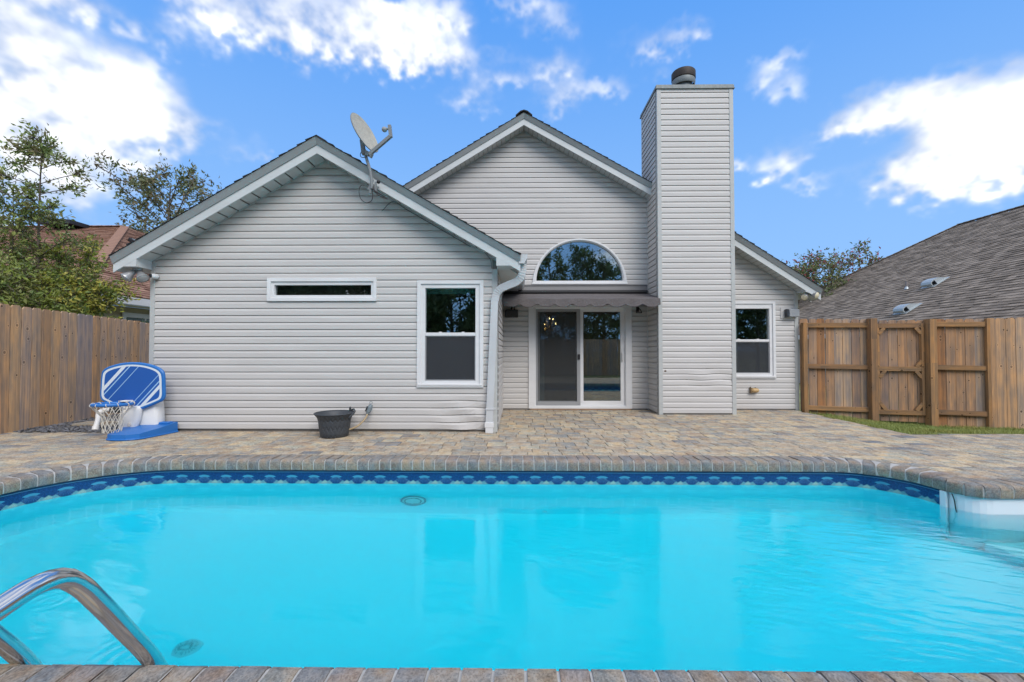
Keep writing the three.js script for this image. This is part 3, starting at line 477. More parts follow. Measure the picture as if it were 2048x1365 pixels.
// --- main wall (door side and right bay), with the chimney chase between them
{
  const w = part('main_wall', house);
  const L = (y) => invert(mainTop, y + DROP, -6, MAX), R = (y) => invert(mainTop, y + DROP, MAX, 7);
  const eave = mainTop(MR) - DROP - 0.01, eaveL = mainTop(WL) - DROP - 0.01;
  const halfPath = []; for (let i = 0; i <= 24; i++) { const a = Math.PI * i / 24; halfPath.push([half.cx + half.rx * Math.cos(a), half.y0 + 0.001 + half.ry * Math.sin(a)]); }
  mesh('sheathing', slab([[WL + 0.13, 0.002], [MR - 0.01, 0.002], [MR - 0.01, eave], [3.2, mainTop(3.2) - DROP - 0.01], [MAX, MAY - DROP - 0.01], [WL + 0.13, eaveL]], MZ - 0.12, MZ - 0.001, [winRight, doorHole].map(rectPath).concat([halfPath.reverse()])), M.sheath, w);
  const s = part('main_siding', house, [0, 0, MZ]);
  const left = (y) => (y < 2.44 ? WR + 0.005 : Math.max(L(y), WAX + (WAY - y) / WS - 0.35));
  siding(s, { y0: 0.03, y1: MAY - DROP - 0.02, left, right: (y) => Math.min(MR - 0.055, R(y)), breaks: [2.44, mainTop(MR - 0.055) - DROP, 4.0, mainTop(3.2) - DROP], holes: [{ x: () => [CL + 0.002, CR - 0.002], y0: -1, y1: 9 }, rectHole(doorHole[0] - 0.082, doorHole[1] + 0.075, 0, 2.06), { ...rectHole(-0.05, CL, 2.36, 2.465) }, halfHole, rectHole(winRight[0] - 0.05, winRight[1] + 0.062, 0.612, 2.135)], seed: 7 });
  mesh('corner_post', bx(MR - 0.058, MR + 0.012, 0.0, mainTop(MR - 0.03) - DROP, MZ - 0.09, MZ + 0.03), M.post, house);
  mesh('inside_corner', bx(CL - 0.03, CL - 0.002, 0.0, 4.2, MZ + 0.001, MZ + 0.028), M.post, house);
  mesh('door_sill', bx(doorHole[0] - 0.06, doorHole[1] + 0.06, -0.01, 0.03, MZ - 0.1, MZ + 0.05), mat({ color: C(0.36, 0.24, 0.15), map: grainMap, roughness: 0.8 }), house);
  // ledge band over the awning
  mesh('ledge_band', merge([bx(WR + 0.36, CL - 0.035, 2.366, 2.44, MZ + 0.001, MZ + 0.03, 0.006), bx(WR + 0.34, CL - 0.035, 2.44, 2.462, MZ + 0.001, MZ + 0.045, 0.006), bx(WR + 0.36, CL - 0.035, 2.35, 2.366, MZ + 0.001, MZ + 0.05, 0.004)]), M.awningTrim, house);
}
// --- chimney chase
{
  const ch = part('chimney_chase', house);
  mesh('chase_core', bx(CL + 0.004, CR - 0.004, 0.0, 5.97, -9.24, CZ - 0.002, 0.002), M.sheath, ch);
  const f = part('chase_front', house, [0, 0, CZ]);
  siding(f, { y0: 0.03, y1: 5.985, left: () => CL + 0.055, right: () => CR - 0.055, seed: 9, warp: (x, y) => { const k = smooth(0.95, 0.7, y) * smooth(0.4, 0.6, y) * smooth(2.7, 3.4, x); return [0.009 * k * Math.sin(x * 9), 0.008 * k * Math.sin(x * 7 + y * 14)]; } });
  const s = part('chase_flank', house, [CL, 0, -9.23]); s.rotation.y = -Math.PI / 2;
  siding(s, { y0: 0.03, y1: 5.985, left: () => 0.02, right: () => 9.23 + CZ - 0.045, seed: 10 });
  for (const [a, b] of [[CL - 0.014, CL + 0.06], [CR - 0.06, CR + 0.014]]) mesh('corner_post', bx(a, b, 0.0, 5.99, CZ - 0.07, CZ + 0.03), M.post, house);
  mesh('corner_post', bx(CL - 0.014, CL + 0.03, 3.8, 5.99, -9.25, -9.2), M.post, house);
  const cap = part('chimney_cap', house);
  mesh('cap_pan', merge([bx(CL - 0.03, CR + 0.03, 5.985, 6.05, -9.27, CZ + 0.04, 0.006), bx(CL - 0.04, CR + 0.04, 5.978, 5.992, -9.28, CZ + 0.05, 0.003), bx(CL - 0.02, CR + 0.02, 6.05, 6.06, -9.26, CZ + 0.03, 0.003)]), M.galv, cap);
  const L = (pts, m, n) => mesh(n, new THREE.LatheGeometry(pts.map((p) => new THREE.Vector2(...p)), 40).translate(3.26, 0, -8.75), m, cap);
  L([[0.29, 6.05], [0.2, 6.12], [0.16, 6.2], [0.155, 6.36]], M.galv, 'flue_collar');
  L([[0.2, 6.34], [0.215, 6.37], [0.22, 6.43], [0.214, 6.45]], M.galv, 'flue_ring');
  L([[0.0, 6.66], [0.12, 6.655], [0.21, 6.62], [0.225, 6.6], [0.225, 6.47], [0.2, 6.455], [0.12, 6.46]], M.rust, 'flue_cap');
  for (let k = 0; k < 4; k++) { const a = 0.4 + k * Math.PI / 2; mesh('cap_strut', rod([3.26 + 0.2 * Math.cos(a), 6.36, -8.75 + 0.2 * Math.sin(a)], [3.26 + 0.205 * Math.cos(a), 6.5, -8.75 + 0.205 * Math.sin(a)], 0.008), M.galv, cap); }
}
// --- remaining shell: flanks, back, floor
{
  const sh = part('shell', house);
  mesh('left_wall', bx(WL, WL + 0.12, 0.0, 2.4, -18, WZ - 0.092, 0.002), M.siding, sh);
  mesh('right_wall', bx(MR - 0.12, MR, 0.0, 2.25, -18, MZ - 0.092, 0.002), M.siding, sh);
  mesh('back_wall', slab([[WL, 0], [MR, 0], [MR, 2.25], [MAX, MAY - 0.25], [WL, 2.25]], -18.12, -18.0), M.siding, sh);
  mesh('room_floor', bx(WL + 0.13, MR - 0.13, -0.06, -0.004, -17.9, MZ - 0.125, 0.002), M.floorWood, sh);
  mesh('wing_floor', bx(WL + 0.13, WR - 0.13, -0.07, -0.004, MZ - 0.12, WZ - 0.125, 0.002), M.floorWood, sh);
  mesh('partition', merge([bx(-0.9, -0.78, 0, 2.44, -17.8, MZ - 0.2, 0.002), bx(3.0, 3.12, 0, 4.2, -17.8, -9.25, 0.002), bx(-5.1, 5.3, 0, 4.4, -13.6, -13.5, 0.002)]), M.interior, sh);
  mesh('wing_ceiling', bx(WL + 0.13, WR - 0.13, 2.44, 2.46, -13.4, WZ - 0.125, 0.002), M.interior, sh);
  mesh('interior_lining', merge([bx(WL + 0.125, WL + 0.14, 0, 2.43, -13.4, WZ - 0.13, 0.001), bx(WR - 0.14, WR - 0.125, 0, 2.43, MZ - 0.1, WZ - 0.13, 0.001)]), M.interior, sh);
  mesh('room_column', bx(0.40, 0.56, 0.0, 2.44, -10.2, -9.35, 0.005), M.interiorPale, sh);
  mesh('right_room_curtain', bx(4.3, 4.5, 0.5, 2.2, -9.35, -9.25, 0.02), M.interiorPale, sh);
}
// --- roofs: laid in courses of shingles, with decks, rake boards and soffits
const shingleTex = (seed, a, b) => tex(512, 256, (u, v) => { const tab = Math.floor(u * 12), n = PERM[(tab * 37 + seed * 91) & 65535], g = fbm(u * 120, v * 60, seed, 3, 120, 60), f = fbm(u * 8, v * 3, seed + 5, 3, 8, 3), k = clamp(0.25 + 0.45 * n + 0.5 * (g - 0.5) + 0.6 * (f - 0.5)); return [lerp(a[0], b[0], k), lerp(a[1], b[1], k), lerp(a[2], b[2], k)]; });
const shingleDark = matte({ map: shingleTex(1, [30, 31, 34], [70, 70, 72]), roughness: 0.95 });
// strip-by-strip shingles on a plane: base point, direction along the eave, direction up the slope, number of courses; ends: x range at a given distance up the slope
function shingles(parent, origin, along, up, n, expo, ends, material, seed, thick = 0.012) {
  const r = rng(seed), O = new THREE.Vector3(...origin), A = new THREE.Vector3(...along).normalize(), U = new THREE.Vector3(...up).normalize(), Nn = new THREE.Vector3().crossVectors(A, U).normalize(); if (Nn.y < 0) Nn.negate();
  for (let k = 0; k < n; k++) {
    const s0 = k * expo, s1 = s0 + expo * 1.12, [a, b] = ends(s0), [c, d] = ends(Math.min(s1, n * expo)); if (b - a < 0.02) continue;
    const P = (x, s, h) => O.clone().addScaledVector(A, x).addScaledVector(U, s).addScaledVector(Nn, h).toArray(); const q = [];
    const j = () => (r() - 0.5) * expo * 0.05, h1 = thick * 1.15, m = Math.max(1, Math.round((b - a) / 0.33)); let ja = j();
    for (let i = 0; i < m; i++) {
      const t0 = i / m, t1 = (i + 1) / m, lift = h1 + (r() < 0.45 ? thick * (0.5 + 0.7 * r()) : 0), jb = ja; ja = j();
      const x0 = lerp(a, b, t0), x1 = lerp(a, b, t1), X0 = lerp(c, d, t0), X1 = lerp(c, d, t1);
      q.push([P(x0, s0 + jb, lift), P(x1, s0 + jb, lift), P(X1, s1, 0.002), P(X0, s1, 0.002)], [P(x0, s0 + jb, 0), P(x1, s0 + jb, 0), P(x1, s0 + jb, lift), P(x0, s0 + jb, lift)]);
      if (i === 0) q.push([P(x0, s0 + jb, 0), P(x0, s0 + jb, lift), P(X0, s1, 0.002)]); if (i === m - 1) q.push([P(x1, s0 + jb, 0), P(X1, s1, 0.002), P(x1, s0 + jb, lift)]);
    }
    const sh = r() * 4; mesh('shingle_course', quads(q, (p) => { const v = new THREE.Vector3(...p).sub(O); return [v.dot(A) / 3.2 + sh, v.dot(U) / 1.6 + sh * 0.3]; }), material, parent);
  }
}
function gable(name, ax, ay, zF, zW, zB, sides, wallL, wallR, boxBottom, soffStep) {
  // sides: [[dir, [[x, y] ...from ridge to eave]], ...]
  const roof = part(name, house);
  for (const [dir, pts] of sides) {
    for (let i = 0; i + 1 < pts.length; i++) {
      const [xa, ya] = pts[i], [xb, yb] = pts[i + 1], ln = Math.hypot(xb - xa, yb - ya), ux = (xa - xb) / ln, uy = (ya - yb) / ln;
      mesh('deck', slab([[xa, ya - 0.03], [xb, yb - 0.03], [xb, yb - 0.09], [xa, ya - 0.09]], zB, zF - 0.01), M.sheath, roof);
      shingles(roof, [xb, yb - 0.02, zB], [0, 0, 1], [ux, uy, 0], Math.ceil(ln / 0.143), ln / Math.ceil(ln / 0.143), () => [0, zF - zB + 0.07], shingleDark, 20 + i + (dir > 0 ? 5 : 0), 0.011);
      // rake mould (leans out) and rake board
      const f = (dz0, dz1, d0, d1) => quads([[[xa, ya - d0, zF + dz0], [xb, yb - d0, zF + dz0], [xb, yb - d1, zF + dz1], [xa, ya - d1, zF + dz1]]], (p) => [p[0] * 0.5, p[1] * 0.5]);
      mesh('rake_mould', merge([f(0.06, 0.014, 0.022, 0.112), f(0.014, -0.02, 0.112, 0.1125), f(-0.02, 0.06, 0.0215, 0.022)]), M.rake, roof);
      mesh('rake_board', slab([[xa, ya - 0.1], [xb, yb - 0.1], [xb, yb - 0.232], [xa, ya - 0.232]], zF - 0.02, zF), M.fascia, roof);
      // soffit panels
      const n = Math.max(1, Math.round(Math.abs(xb - xa) / soffStep));
      for (let k = 0; k < n; k++) { const x0 = lerp(xa, xb, k / n), x1 = lerp(xa, xb, (k + 1) / n), Y = (x) => lerp(ya, yb, (x - xa) / (xb - xa)) - DROP + 0.004, g = soffStep * 0.045 * Math.sign(xb - xa); mesh('soffit_panel', quads([[[x0 + g, Y(x0 + g), zF - 0.02], [x1 - g, Y(x1 - g), zF - 0.02], [x1 - g, Y(x1 - g), zW + 0.001], [x0 + g, Y(x0 + g), zW + 0.001]]], (p) => [p[0], p[2]]), M.soffit, roof); }
      mesh('frieze_bead', quads([[[xa, ya - DROP - 0.028, zW + 0.026], [xb, yb - DROP - 0.028, zW + 0.026], [xb, yb - DROP + 0.002, zW + 0.022], [xa, ya - DROP + 0.002, zW + 0.022]]], (p) => [p[0], p[1]]), M.post, roof);
    }
    // boxed eave at the low end
    const [xe, ye] = pts[pts.length - 1], wx = dir < 0 ? wallL : wallR, x0 = Math.min(xe, wx), x1 = Math.max(xe, wx), yA = (x) => ye + (Math.abs(x - xe)) * WS - 0.15;
    if (wx !== null) {
      mesh('eave_box', slab([[x0 + (dir > 0 ? 0 : 0.025), boxBottom], [x1 - (dir > 0 ? 0.025 : 0), boxBottom], [x1 - (dir > 0 ? 0.025 : 0), yA(x1)], [x0 + (dir > 0 ? 0 : 0.025), yA(x0)]], zB + 0.2, zF - 0.0015), M.fascia, roof);
    }
  }
  return roof;
}
{
  const wl = -5.6, wr = 0.04;
  const wing = gable('wing_roof', WAX, WAY, WF, WZ, -10.4, [[-1, [[WAX, WAY], [wl, wingTop(wl)]]], [1, [[WAX, WAY], [wr, wingTop(wr)]]]], WL + 0.01, WR + 0.01, 2.325, 0.155);
  const me = 5.75;
  const main = gable('main_roof', MAX, MAY, MF, MZ, -18.3, [[-1, [[MAX, MAY], [-5.62, mainTop(-5.62)]]], [1, [[MAX, MAY], [3.2, mainTop(3.2)], [me, mainTop(me)]]]], null, MR - 0.01, 2.28, 0.088);
  const rv = mat({ color: C(0.035, 0.036, 0.04), map: grainMap, roughness: 0.95 });
  mesh('ridge_vent', slab([[-0.16, -0.075], [-0.06, 0.012], [0, 0.03], [0.06, 0.012], [0.16, -0.07], [0.16, -0.045], [0.07, 0.03], [0.0, 0.052], [-0.07, 0.03], [-0.16, -0.05]].map(([x, y]) => [MAX + x, MAY + y]), -18.2, MF + 0.03), rv, main);
  mesh('ridge_cap', slab([[-0.14, -0.085], [0, -0.006], [0.14, -0.085], [0.14, -0.068], [0, 0.016], [-0.14, -0.068]].map(([x, y]) => [WAX + x, WAY + y]), -10, WF + 0.03), rv, wing);
  // gutter along the wing's right eave and its downspout
  const g = part('gutter', house);
  const P = [[0.0, 0], [0.075, 0.0], [0.082, 0.02], [0.11, 0.07], [0.118, 0.125], [0.106, 0.125], [0.1, 0.075], [0.072, 0.012], [0.008, 0.012], [0.008, 0.125], [0.0, 0.125]].map(([x, y]) => [0.022 + x, 2.352 + y]);
  mesh('trough', slab(P, MZ + 0.03, WF + 0.012), M.downspout, g);
  mesh('end_cap', slab([[0, 0], [0.075, 0], [0.082, 0.02], [0.11, 0.07], [0.118, 0.126], [0, 0.126]].map(([x, y]) => [0.021 + x, 2.351 + y]), WF + 0.012, WF + 0.018), M.downspout, g);
  mesh('hanger', bx(0.03, 0.13, 2.462, 2.47, WF - 0.06, WF - 0.035, 0.002), M.downspout, g);
  const d = part('downspout', house);
  // rectangular pipe swept along a path, with crimps at the elbows
  const path = [[0.07, 2.36, -6.235], [0.07, 2.26, -6.235], [0.052, 2.19, -6.245], [0.0, 2.13, -6.27], [-0.14, 2.075, -6.315], [-0.24, 2.03, -6.345], [-0.295, 1.965, -6.366], [-0.318, 1.87, -6.372]].map((p) => new THREE.Vector3(...p));
  const cur = new THREE.CatmullRomCurve3(path, false, 'centripetal'), n = 64, q = [], ring = [];
  for (let i = 0; i <= n; i++) { const t = i / n, c = cur.getPointAt(t), T = cur.getTangentAt(t), Z = new THREE.Vector3(0, 0, 1), X = new THREE.Vector3().crossVectors(T, Z).normalize(), Y = new THREE.Vector3().crossVectors(X, T).normalize(), bend = Math.min(1, Math.exp(-Math.pow((t - 0.22) / 0.17, 2)) + Math.exp(-Math.pow((t - 0.8) / 0.14, 2))), k = 1 + 0.055 * bend * (i % 3 === 0 ? -1 : i % 3 === 1 ? 0.6 : 0.4); ring.push([[-1, -1], [1, -1], [1, 1], [-1, 1]].map(([a, b]) => c.clone().addScaledVector(X, a * 0.052 * k).addScaledVector(Y, b * 0.036 * k).toArray())); }
  for (let i = 0; i < n; i++) for (let j = 0; j < 4; j++) q.push([ring[i][j], ring[i][(j + 1) % 4], ring[i + 1][(j + 1) % 4], ring[i + 1][j]]);
  mesh('elbow', quads(q, (p) => [p[0], p[1]]), M.downspout, d);
  mesh('pipe', bar([-0.322, 1.9, -6.372], [-0.398, 0.14, -6.372], 0.07, 0.102, [1, 0, 0]), M.downspout, d);
  mesh('strap', merge([bar([-0.45, 0.335, -6.372], [-0.33, 0.335, -6.372], 0.082, 0.028), bx(-0.345, -0.30, 0.322, 0.35, -6.412, -6.404, 0.001)]), M.downspout, d);
  mesh('outlet', merge([bx(-0.462, -0.335, 0.075, 0.15, -6.425, -6.325, 0.006), bx(-0.452, -0.345, 0.0, 0.085, -6.41, -6.33, 0.006)]), M.white, d);
}

// --- windows
function frameRing(o, i, z0, z1, m, parent, name) { // mitred frame from four members
  const [a, b, c, d] = o, [e, f, g, h] = i, q = (pts) => mesh(name, slab(pts, z0, z1, [], 0.003), m, parent);
  q([[a, c], [b, c], [f, g], [e, g]]); q([[a, d], [e, h], [f, h], [b, d]]); q([[a, c], [e, g], [e, h], [a, d]]); q([[b, c], [b, d], [f, h], [f, g]]);
}
const shrink = ([a, b, c, d], l, r = l, bo = l, t = l) => [a + l, b - r, c + bo, d - t];
function doubleHung(parent, hole, z, glass, split) {
  const w = part('window', parent);
  const tr = [hole[0] - 0.05, hole[1] + 0.05, hole[2] - 0.045, hole[3] + 0.05];
  frameRing(tr, shrink(hole, 0.004), z - 0.002, z + 0.035, M.white, w, 'trim');
  frameRing(shrink(hole, -0.004), glass, z - 0.05, z + 0.016, M.white, w, 'frame');
  mesh('sill', bx(hole[0] - 0.03, hole[1] + 0.03, hole[2] - 0.02, hole[2] + 0.006, z + 0.03, z + 0.046), M.white, w);
  mesh('meeting_rail', bx(glass[0], glass[1], split - 0.025, split + 0.022, z - 0.045, z + 0.006), M.white, w);
  mesh('pane', bx(glass[0] - 0.005, glass[1] + 0.005, split, glass[3] + 0.005, z - 0.034, z - 0.0335, 0), M.glass, w);
  mesh('pane', bx(glass[0] - 0.005, glass[1] + 0.005, split, glass[3] + 0.005, z - 0.042, z - 0.0415, 0), M.glass, w);
  mesh('pane', bx(glass[0] - 0.005, glass[1] + 0.005, glass[2] - 0.005, split, z - 0.044, z - 0.0435, 0), M.glass, w);
  for (const x of [0.3, 0.75]) mesh('sash_lock', bx(lerp(glass[0], glass[1], x) - 0.02, lerp(glass[0], glass[1], x) + 0.02, split + 0.0225, split + 0.034, z - 0.03, z - 0.005), M.white, w);
  const sc = part('insect_screen', w); sc.name = 'insect_screen';
  frameRing(shrink([glass[0], glass[1], glass[2], split - 0.026], 0.002), shrink([glass[0], glass[1], glass[2], split - 0.026], 0.014), z - 0.02, z - 0.008, M.screenFrame, w, 'screen_frame');
  w.remove(sc);
  mesh('insect_screen', bx(glass[0] + 0.014, glass[1] - 0.014, glass[2] + 0.014, split - 0.04, z - 0.0145, z - 0.0135, 0), M.screen, w);
  return w;
}
{
  const w1 = doubleHung(house, winTall, WZ + 0.012, [-1.322, -0.601, 0.729, 2.056], 1.395);
  mesh('window_valance', bx(-1.4, -0.52, 1.99, 2.11, WZ - 0.135, WZ - 0.125, 0.004), mat({ color: C(0.16, 0.36, 0.33), roughness: 0.9 }), w1);
  doubleHung(house, winRight, MZ + 0.012, [4.09, 4.928, 0.72, 1.985], 1.36);
  // long fixed window with blinds
  const w = part('window', house), z = WZ + 0.012;
  frameRing([-3.597, -2.021, 1.869, 2.204], shrink(winLong, 0.004), z - 0.002, z + 0.036, M.white, w, 'trim');
  frameRing(shrink(winLong, -0.004), [-3.501, -2.101, 1.956, 2.103], z - 0.05, z + 0.014, M.white, w, 'frame');
  mesh('pane', bx(-3.505, -2.095, 1.95, 2.107, z - 0.03, z - 0.0295, 0), M.glass, w);
  for (const x of [-3.49, -2.14]) mesh('weep_cover', bx(x, x + 0.035, 1.905, 1.913, z + 0.014, z + 0.018, 0.001), M.screenFrame, w);
  for (let k = 0; k < 7; k++) mesh('blind_slat', bx(-3.5, -2.1, 1.955 + k * 0.02, 1.9565 + k * 0.02, z - 0.1, z - 0.078, 0), mat({ color: C(0.12, 0.12, 0.12), roughness: 0.8 }), w);
  // half-round window
  const h = part('half_round_window', house), zz = MZ + 0.012, ell = (rx, ry, y0, n = 40) => Array.from({ length: n + 1 }, (_, i) => { const a = Math.PI * i / n; return [half.cx + rx * Math.cos(a), y0 + ry * Math.sin(a)]; });
  const lowE = phys({ color: C(0.86, 0.93, 0.95), transmission: 1, thickness: 0, roughness: 0, ior: 2.33 });
  const ringOf = (rx0, ry0, y0, rx1, ry1, y1, a, b, nm) => mesh(nm, slab(ell(rx0, ry0, y0), a, b, [ell(rx1, ry1, y1).reverse()], 0.003), M.white, h);
  ringOf(0.928, 0.905, 2.468, 0.87, 0.815, 2.525, zz - 0.002, zz + 0.035, 'trim');
  ringOf(0.88, 0.83, 2.51, 0.852, 0.785, 2.539, zz - 0.05, zz + 0.018, 'frame');
  mesh('sill', bx(half.cx - 0.94, half.cx + 0.94, 2.464, 2.5, zz - 0.002, zz + 0.045, 0.006), M.white, h);
  mesh('pane', slab(ell(0.86, 0.795, 2.533), zz - 0.03, zz - 0.0295), lowE, h);
  mesh('pane', slab(ell(0.86, 0.795, 2.533), zz - 0.046, zz - 0.0455), lowE, h);
}
// --- sliding door
{
  const d = part('sliding_door', house), z = MZ + 0.012, o = doorHole;
  frameRing([o[0] - 0.083, o[1] + 0.075, o[2], 2.06], [0.345, 2.12, 0.075, 2.005], z - 0.002, z + 0.036, M.white, d, 'trim');
  frameRing([o[0] + 0.002, o[1] - 0.002, o[2], o[3]], [0.362, 2.105, 0.085, 1.985], z - 0.09, z + 0.01, M.white, d, 'frame');
  const R = part('fixed_panel', d), L = part('screen_panel', d);
  frameRing([1.215, 2.106, 0.085, 1.985], [1.298, 2.029, 0.173, 1.93], z - 0.055, z - 0.02, M.white, d, 'door_stile');
  frameRing([0.362, 1.25, 0.085, 1.985], [0.44, 1.17, 0.173, 1.93], z - 0.088, z - 0.058, M.white, d, 'door_stile');
  frameRing([0.366, 1.235, 0.088, 1.983], [0.397, 1.168, 0.164, 1.932], z - 0.016, z + 0.004, M.screenFrame, d, 'screen_frame');
  for (const dz of [0, -0.013]) mesh('pane', bx(1.29, 2.035, 0.168, 1.935, z - 0.0365 + dz, z - 0.036 + dz, 0), M.glass, d);
  for (const dz of [0, -0.012]) mesh('pane', bx(0.435, 1.175, 0.168, 1.935, z - 0.071 + dz, z - 0.0705 + dz, 0), M.glass, d);
  mesh('insect_screen', bx(0.397, 1.168, 0.164, 1.932, z - 0.006, z - 0.005, 0), mat({ color: C(0.05, 0.055, 0.06), roughness: 0.9, transparent: true, opacity: 0.38 }), d);
  mesh('screen_latch', new RoundedBoxGeometry(0.045, 0.1, 0.03, 2, 0.008).translate(1.206, 1.04, z + 0.018), M.black, d);
  mesh('door_handle', merge([bx(2.05, 2.072, 0.95, 1.14, z - 0.02, z + 0.0, 0.006), bx(2.052, 2.07, 0.965, 0.985, z - 0.0, z + 0.03, 0.004), bx(2.052, 2.07, 1.105, 1.125, z - 0.0, z + 0.03, 0.004), bx(2.05, 2.072, 0.965, 1.125, z + 0.028, z + 0.044, 0.006)]), M.white, d);
  d.remove(R, L);
}
// --- chandelier in the room behind the door, lit
{
  const c = thing('chandelier', 'small lit chandelier seen through the sliding door', 'chandelier', undefined, [0.72, 1.72, -11.0]);
  const brass = mat({ color: C(0.35, 0.24, 0.1), metalness: 0.8, roughness: 0.35 }), bulbM = mat({ color: C(1, 0.8, 0.5), emissive: C(1, 0.66, 0.28), emissiveIntensity: 5 });
  mesh('stem', rod([0, 0, 0], [0, 3.6, 0], 0.012), brass, c);
  for (let k = 0; k < 6; k++) { const a = k / 6 * Math.PI * 2 + 0.3, x = 0.22 * Math.cos(a), z = 0.22 * Math.sin(a), y = k % 2 ? 0.18 : 0.06; mesh('arm', tube([[0, 0, 0], [x * 0.5, y - 0.14, z * 0.5], [x, y, z]], 0.008, 12, 6), brass, c); mesh('bulb', new THREE.SphereGeometry(0.015, 12, 8).scale(1, 1.4, 1).translate(x, y + 0.04, z), bulbM, c); }
  const p = new THREE.PointLight(new THREE.Color(1, 0.72, 0.4), 1.2, 0, 2); p.position.set(0.72, 1.9, -11.0); p.castShadow = true; scene.add(p);
}
// ---------------------------------------------------------------- things fixed to the house
{ // fabric awning over the sliding door
  const a = thing('awning', 'dark grey fabric awning with scalloped valance over the sliding door', 'awning', undefined, [1.13, 0, -8.86]);
  const x0 = -1.405, x1 = 1.415, zf = 0.84, yt = 2.29, yf = 2.085, q = [], nx = 40, nz = 8;
  const Y = (u, v) => lerp(yt, yf, v) - 0.016 * Math.sin(Math.PI * v) * (0.6 + 0.4 * Math.sin(u * 9)) - 0.004 * Math.sin(u * 23) * v;
  const P = (i, j) => [lerp(x0, x1, i / nx), Y(i / nx, j / nz), lerp(0.02, zf, j / nz)];
  for (let i = 0; i < nx; i++) for (let j = 0; j < nz; j++) q.push([P(i, j + 1), P(i + 1, j + 1), P(i + 1, j), P(i, j)]);
  mesh('canopy', toCreasedNormals(quads(q, (p) => [p[0] * 2, p[2] * 2]), 0.7), M.awning, a);
  const n = 160, sc = 9, top = [], bot = []; for (let i = 0; i <= n; i++) { const t = i / n, ph = (t * sc) % 1, x = lerp(x0, x1, t), dip = Math.pow(Math.abs(Math.cos(Math.PI * (ph))), 5); top.push([x, Y(t, 1) + 0.004]); bot.push([x, 1.945 + 0.042 * dip + 0.004 * Math.sin(t * 31)]); }
  const vq = []; for (let i = 0; i < n; i++) { const z = (k) => zf + 0.004 + 0.006 * Math.sin(k / n * 60); vq.push([[bot[i][0], bot[i][1], z(i) + 0.008], [bot[i + 1][0], bot[i + 1][1], z(i + 1) + 0.008], [top[i + 1][0], top[i + 1][1], zf], [top[i][0], top[i][1], zf]]); }
  mesh('valance', toCreasedNormals(quads(vq, (p) => [p[0] * 2, p[1] * 2]), 0.9), M.awning, a);
  mesh('valance_binding', tube(bot.filter((_, i) => i % 2 === 0).map(([x, y], i) => [x, y, zf + 0.012 + 0.006 * Math.sin(i * 2 / n * 60)]), 0.004, 200, 5), mat({ color: C(0.05, 0.045, 0.05), roughness: 0.9 }), a);
  for (const [x, s] of [[x0, -1], [x1, 1]]) mesh('side_wing', quads([[[x, yt, 0.02], [x, yf, zf], [x, 1.985, zf + 0.004], [x, 2.1, 0.02]]], (p) => [p[2] * 2, p[1] * 2]), M.awning, a);
  mesh('cassette', bx(x0 + 0.005, x1 - 0.005, 2.29, 2.345, 0.004, 0.1, 0.012), mat({ color: C(0.03, 0.03, 0.032), roughness: 0.6 }), a);
  mesh('front_bar', bx(x0 + 0.01, x1 - 0.01, 2.04, 2.075, zf - 0.04, zf - 0.006, 0.006), M.screenFrame, a);
  for (const x of [-1.1, 1.02]) { mesh('folding_arm', bar([x, 2.1, 0.03], [x + 0.1, 2.04, zf - 0.02], 0.03, 0.035), M.screenFrame, a); }
}
{
  const s = thing('wall_speaker', 'small black speaker under the left end of the awning', 'speaker', undefined, [-0.115, 1.81, -8.77]);
  mesh('cabinet', new RoundedBoxGeometry(0.25, 0.15, 0.14, 2, 0.012).translate(0, 0.075, 0.02).rotateX(0.12), M.black, s);
  mesh('grille', new RoundedBoxGeometry(0.22, 0.12, 0.012, 1, 0.004).translate(0, 0.075, 0.094).rotateX(0.12), M.darkRubber, s);
  mesh('bracket', merge([rod([0, 0.15, 0.0], [0.0, 0.24, -0.08], 0.012), rod([0.06, 0.14, 0.0], [0.05, 0.24, -0.06], 0.007), bx(-0.05, 0.05, 0.2, 0.27, -0.1, -0.082, 0.004)]), M.black, s);
  const h = thing('lamp_bracket', 'little black lantern bracket under the right end of the awning', 'bracket', undefined, [2.36, 1.9, -8.78]);
  mesh('plate', bx(-0.03, 0.03, 0.02, 0.12, -0.08, -0.066, 0.004), M.black, h);
  mesh('hook', merge([tube([[0, 0.08, -0.066], [0, 0.09, 0.0], [0.03, 0.05, 0.03], [0.05, 0.0, 0.03]], 0.009, 16, 6), tube([[0, 0.08, -0.066], [0, 0.09, 0.0], [-0.03, 0.05, 0.03], [-0.05, 0.0, 0.03]], 0.009, 16, 6), bx(-0.055, 0.055, -0.012, 0.004, 0.015, 0.045, 0.004)]), M.black, h);
}
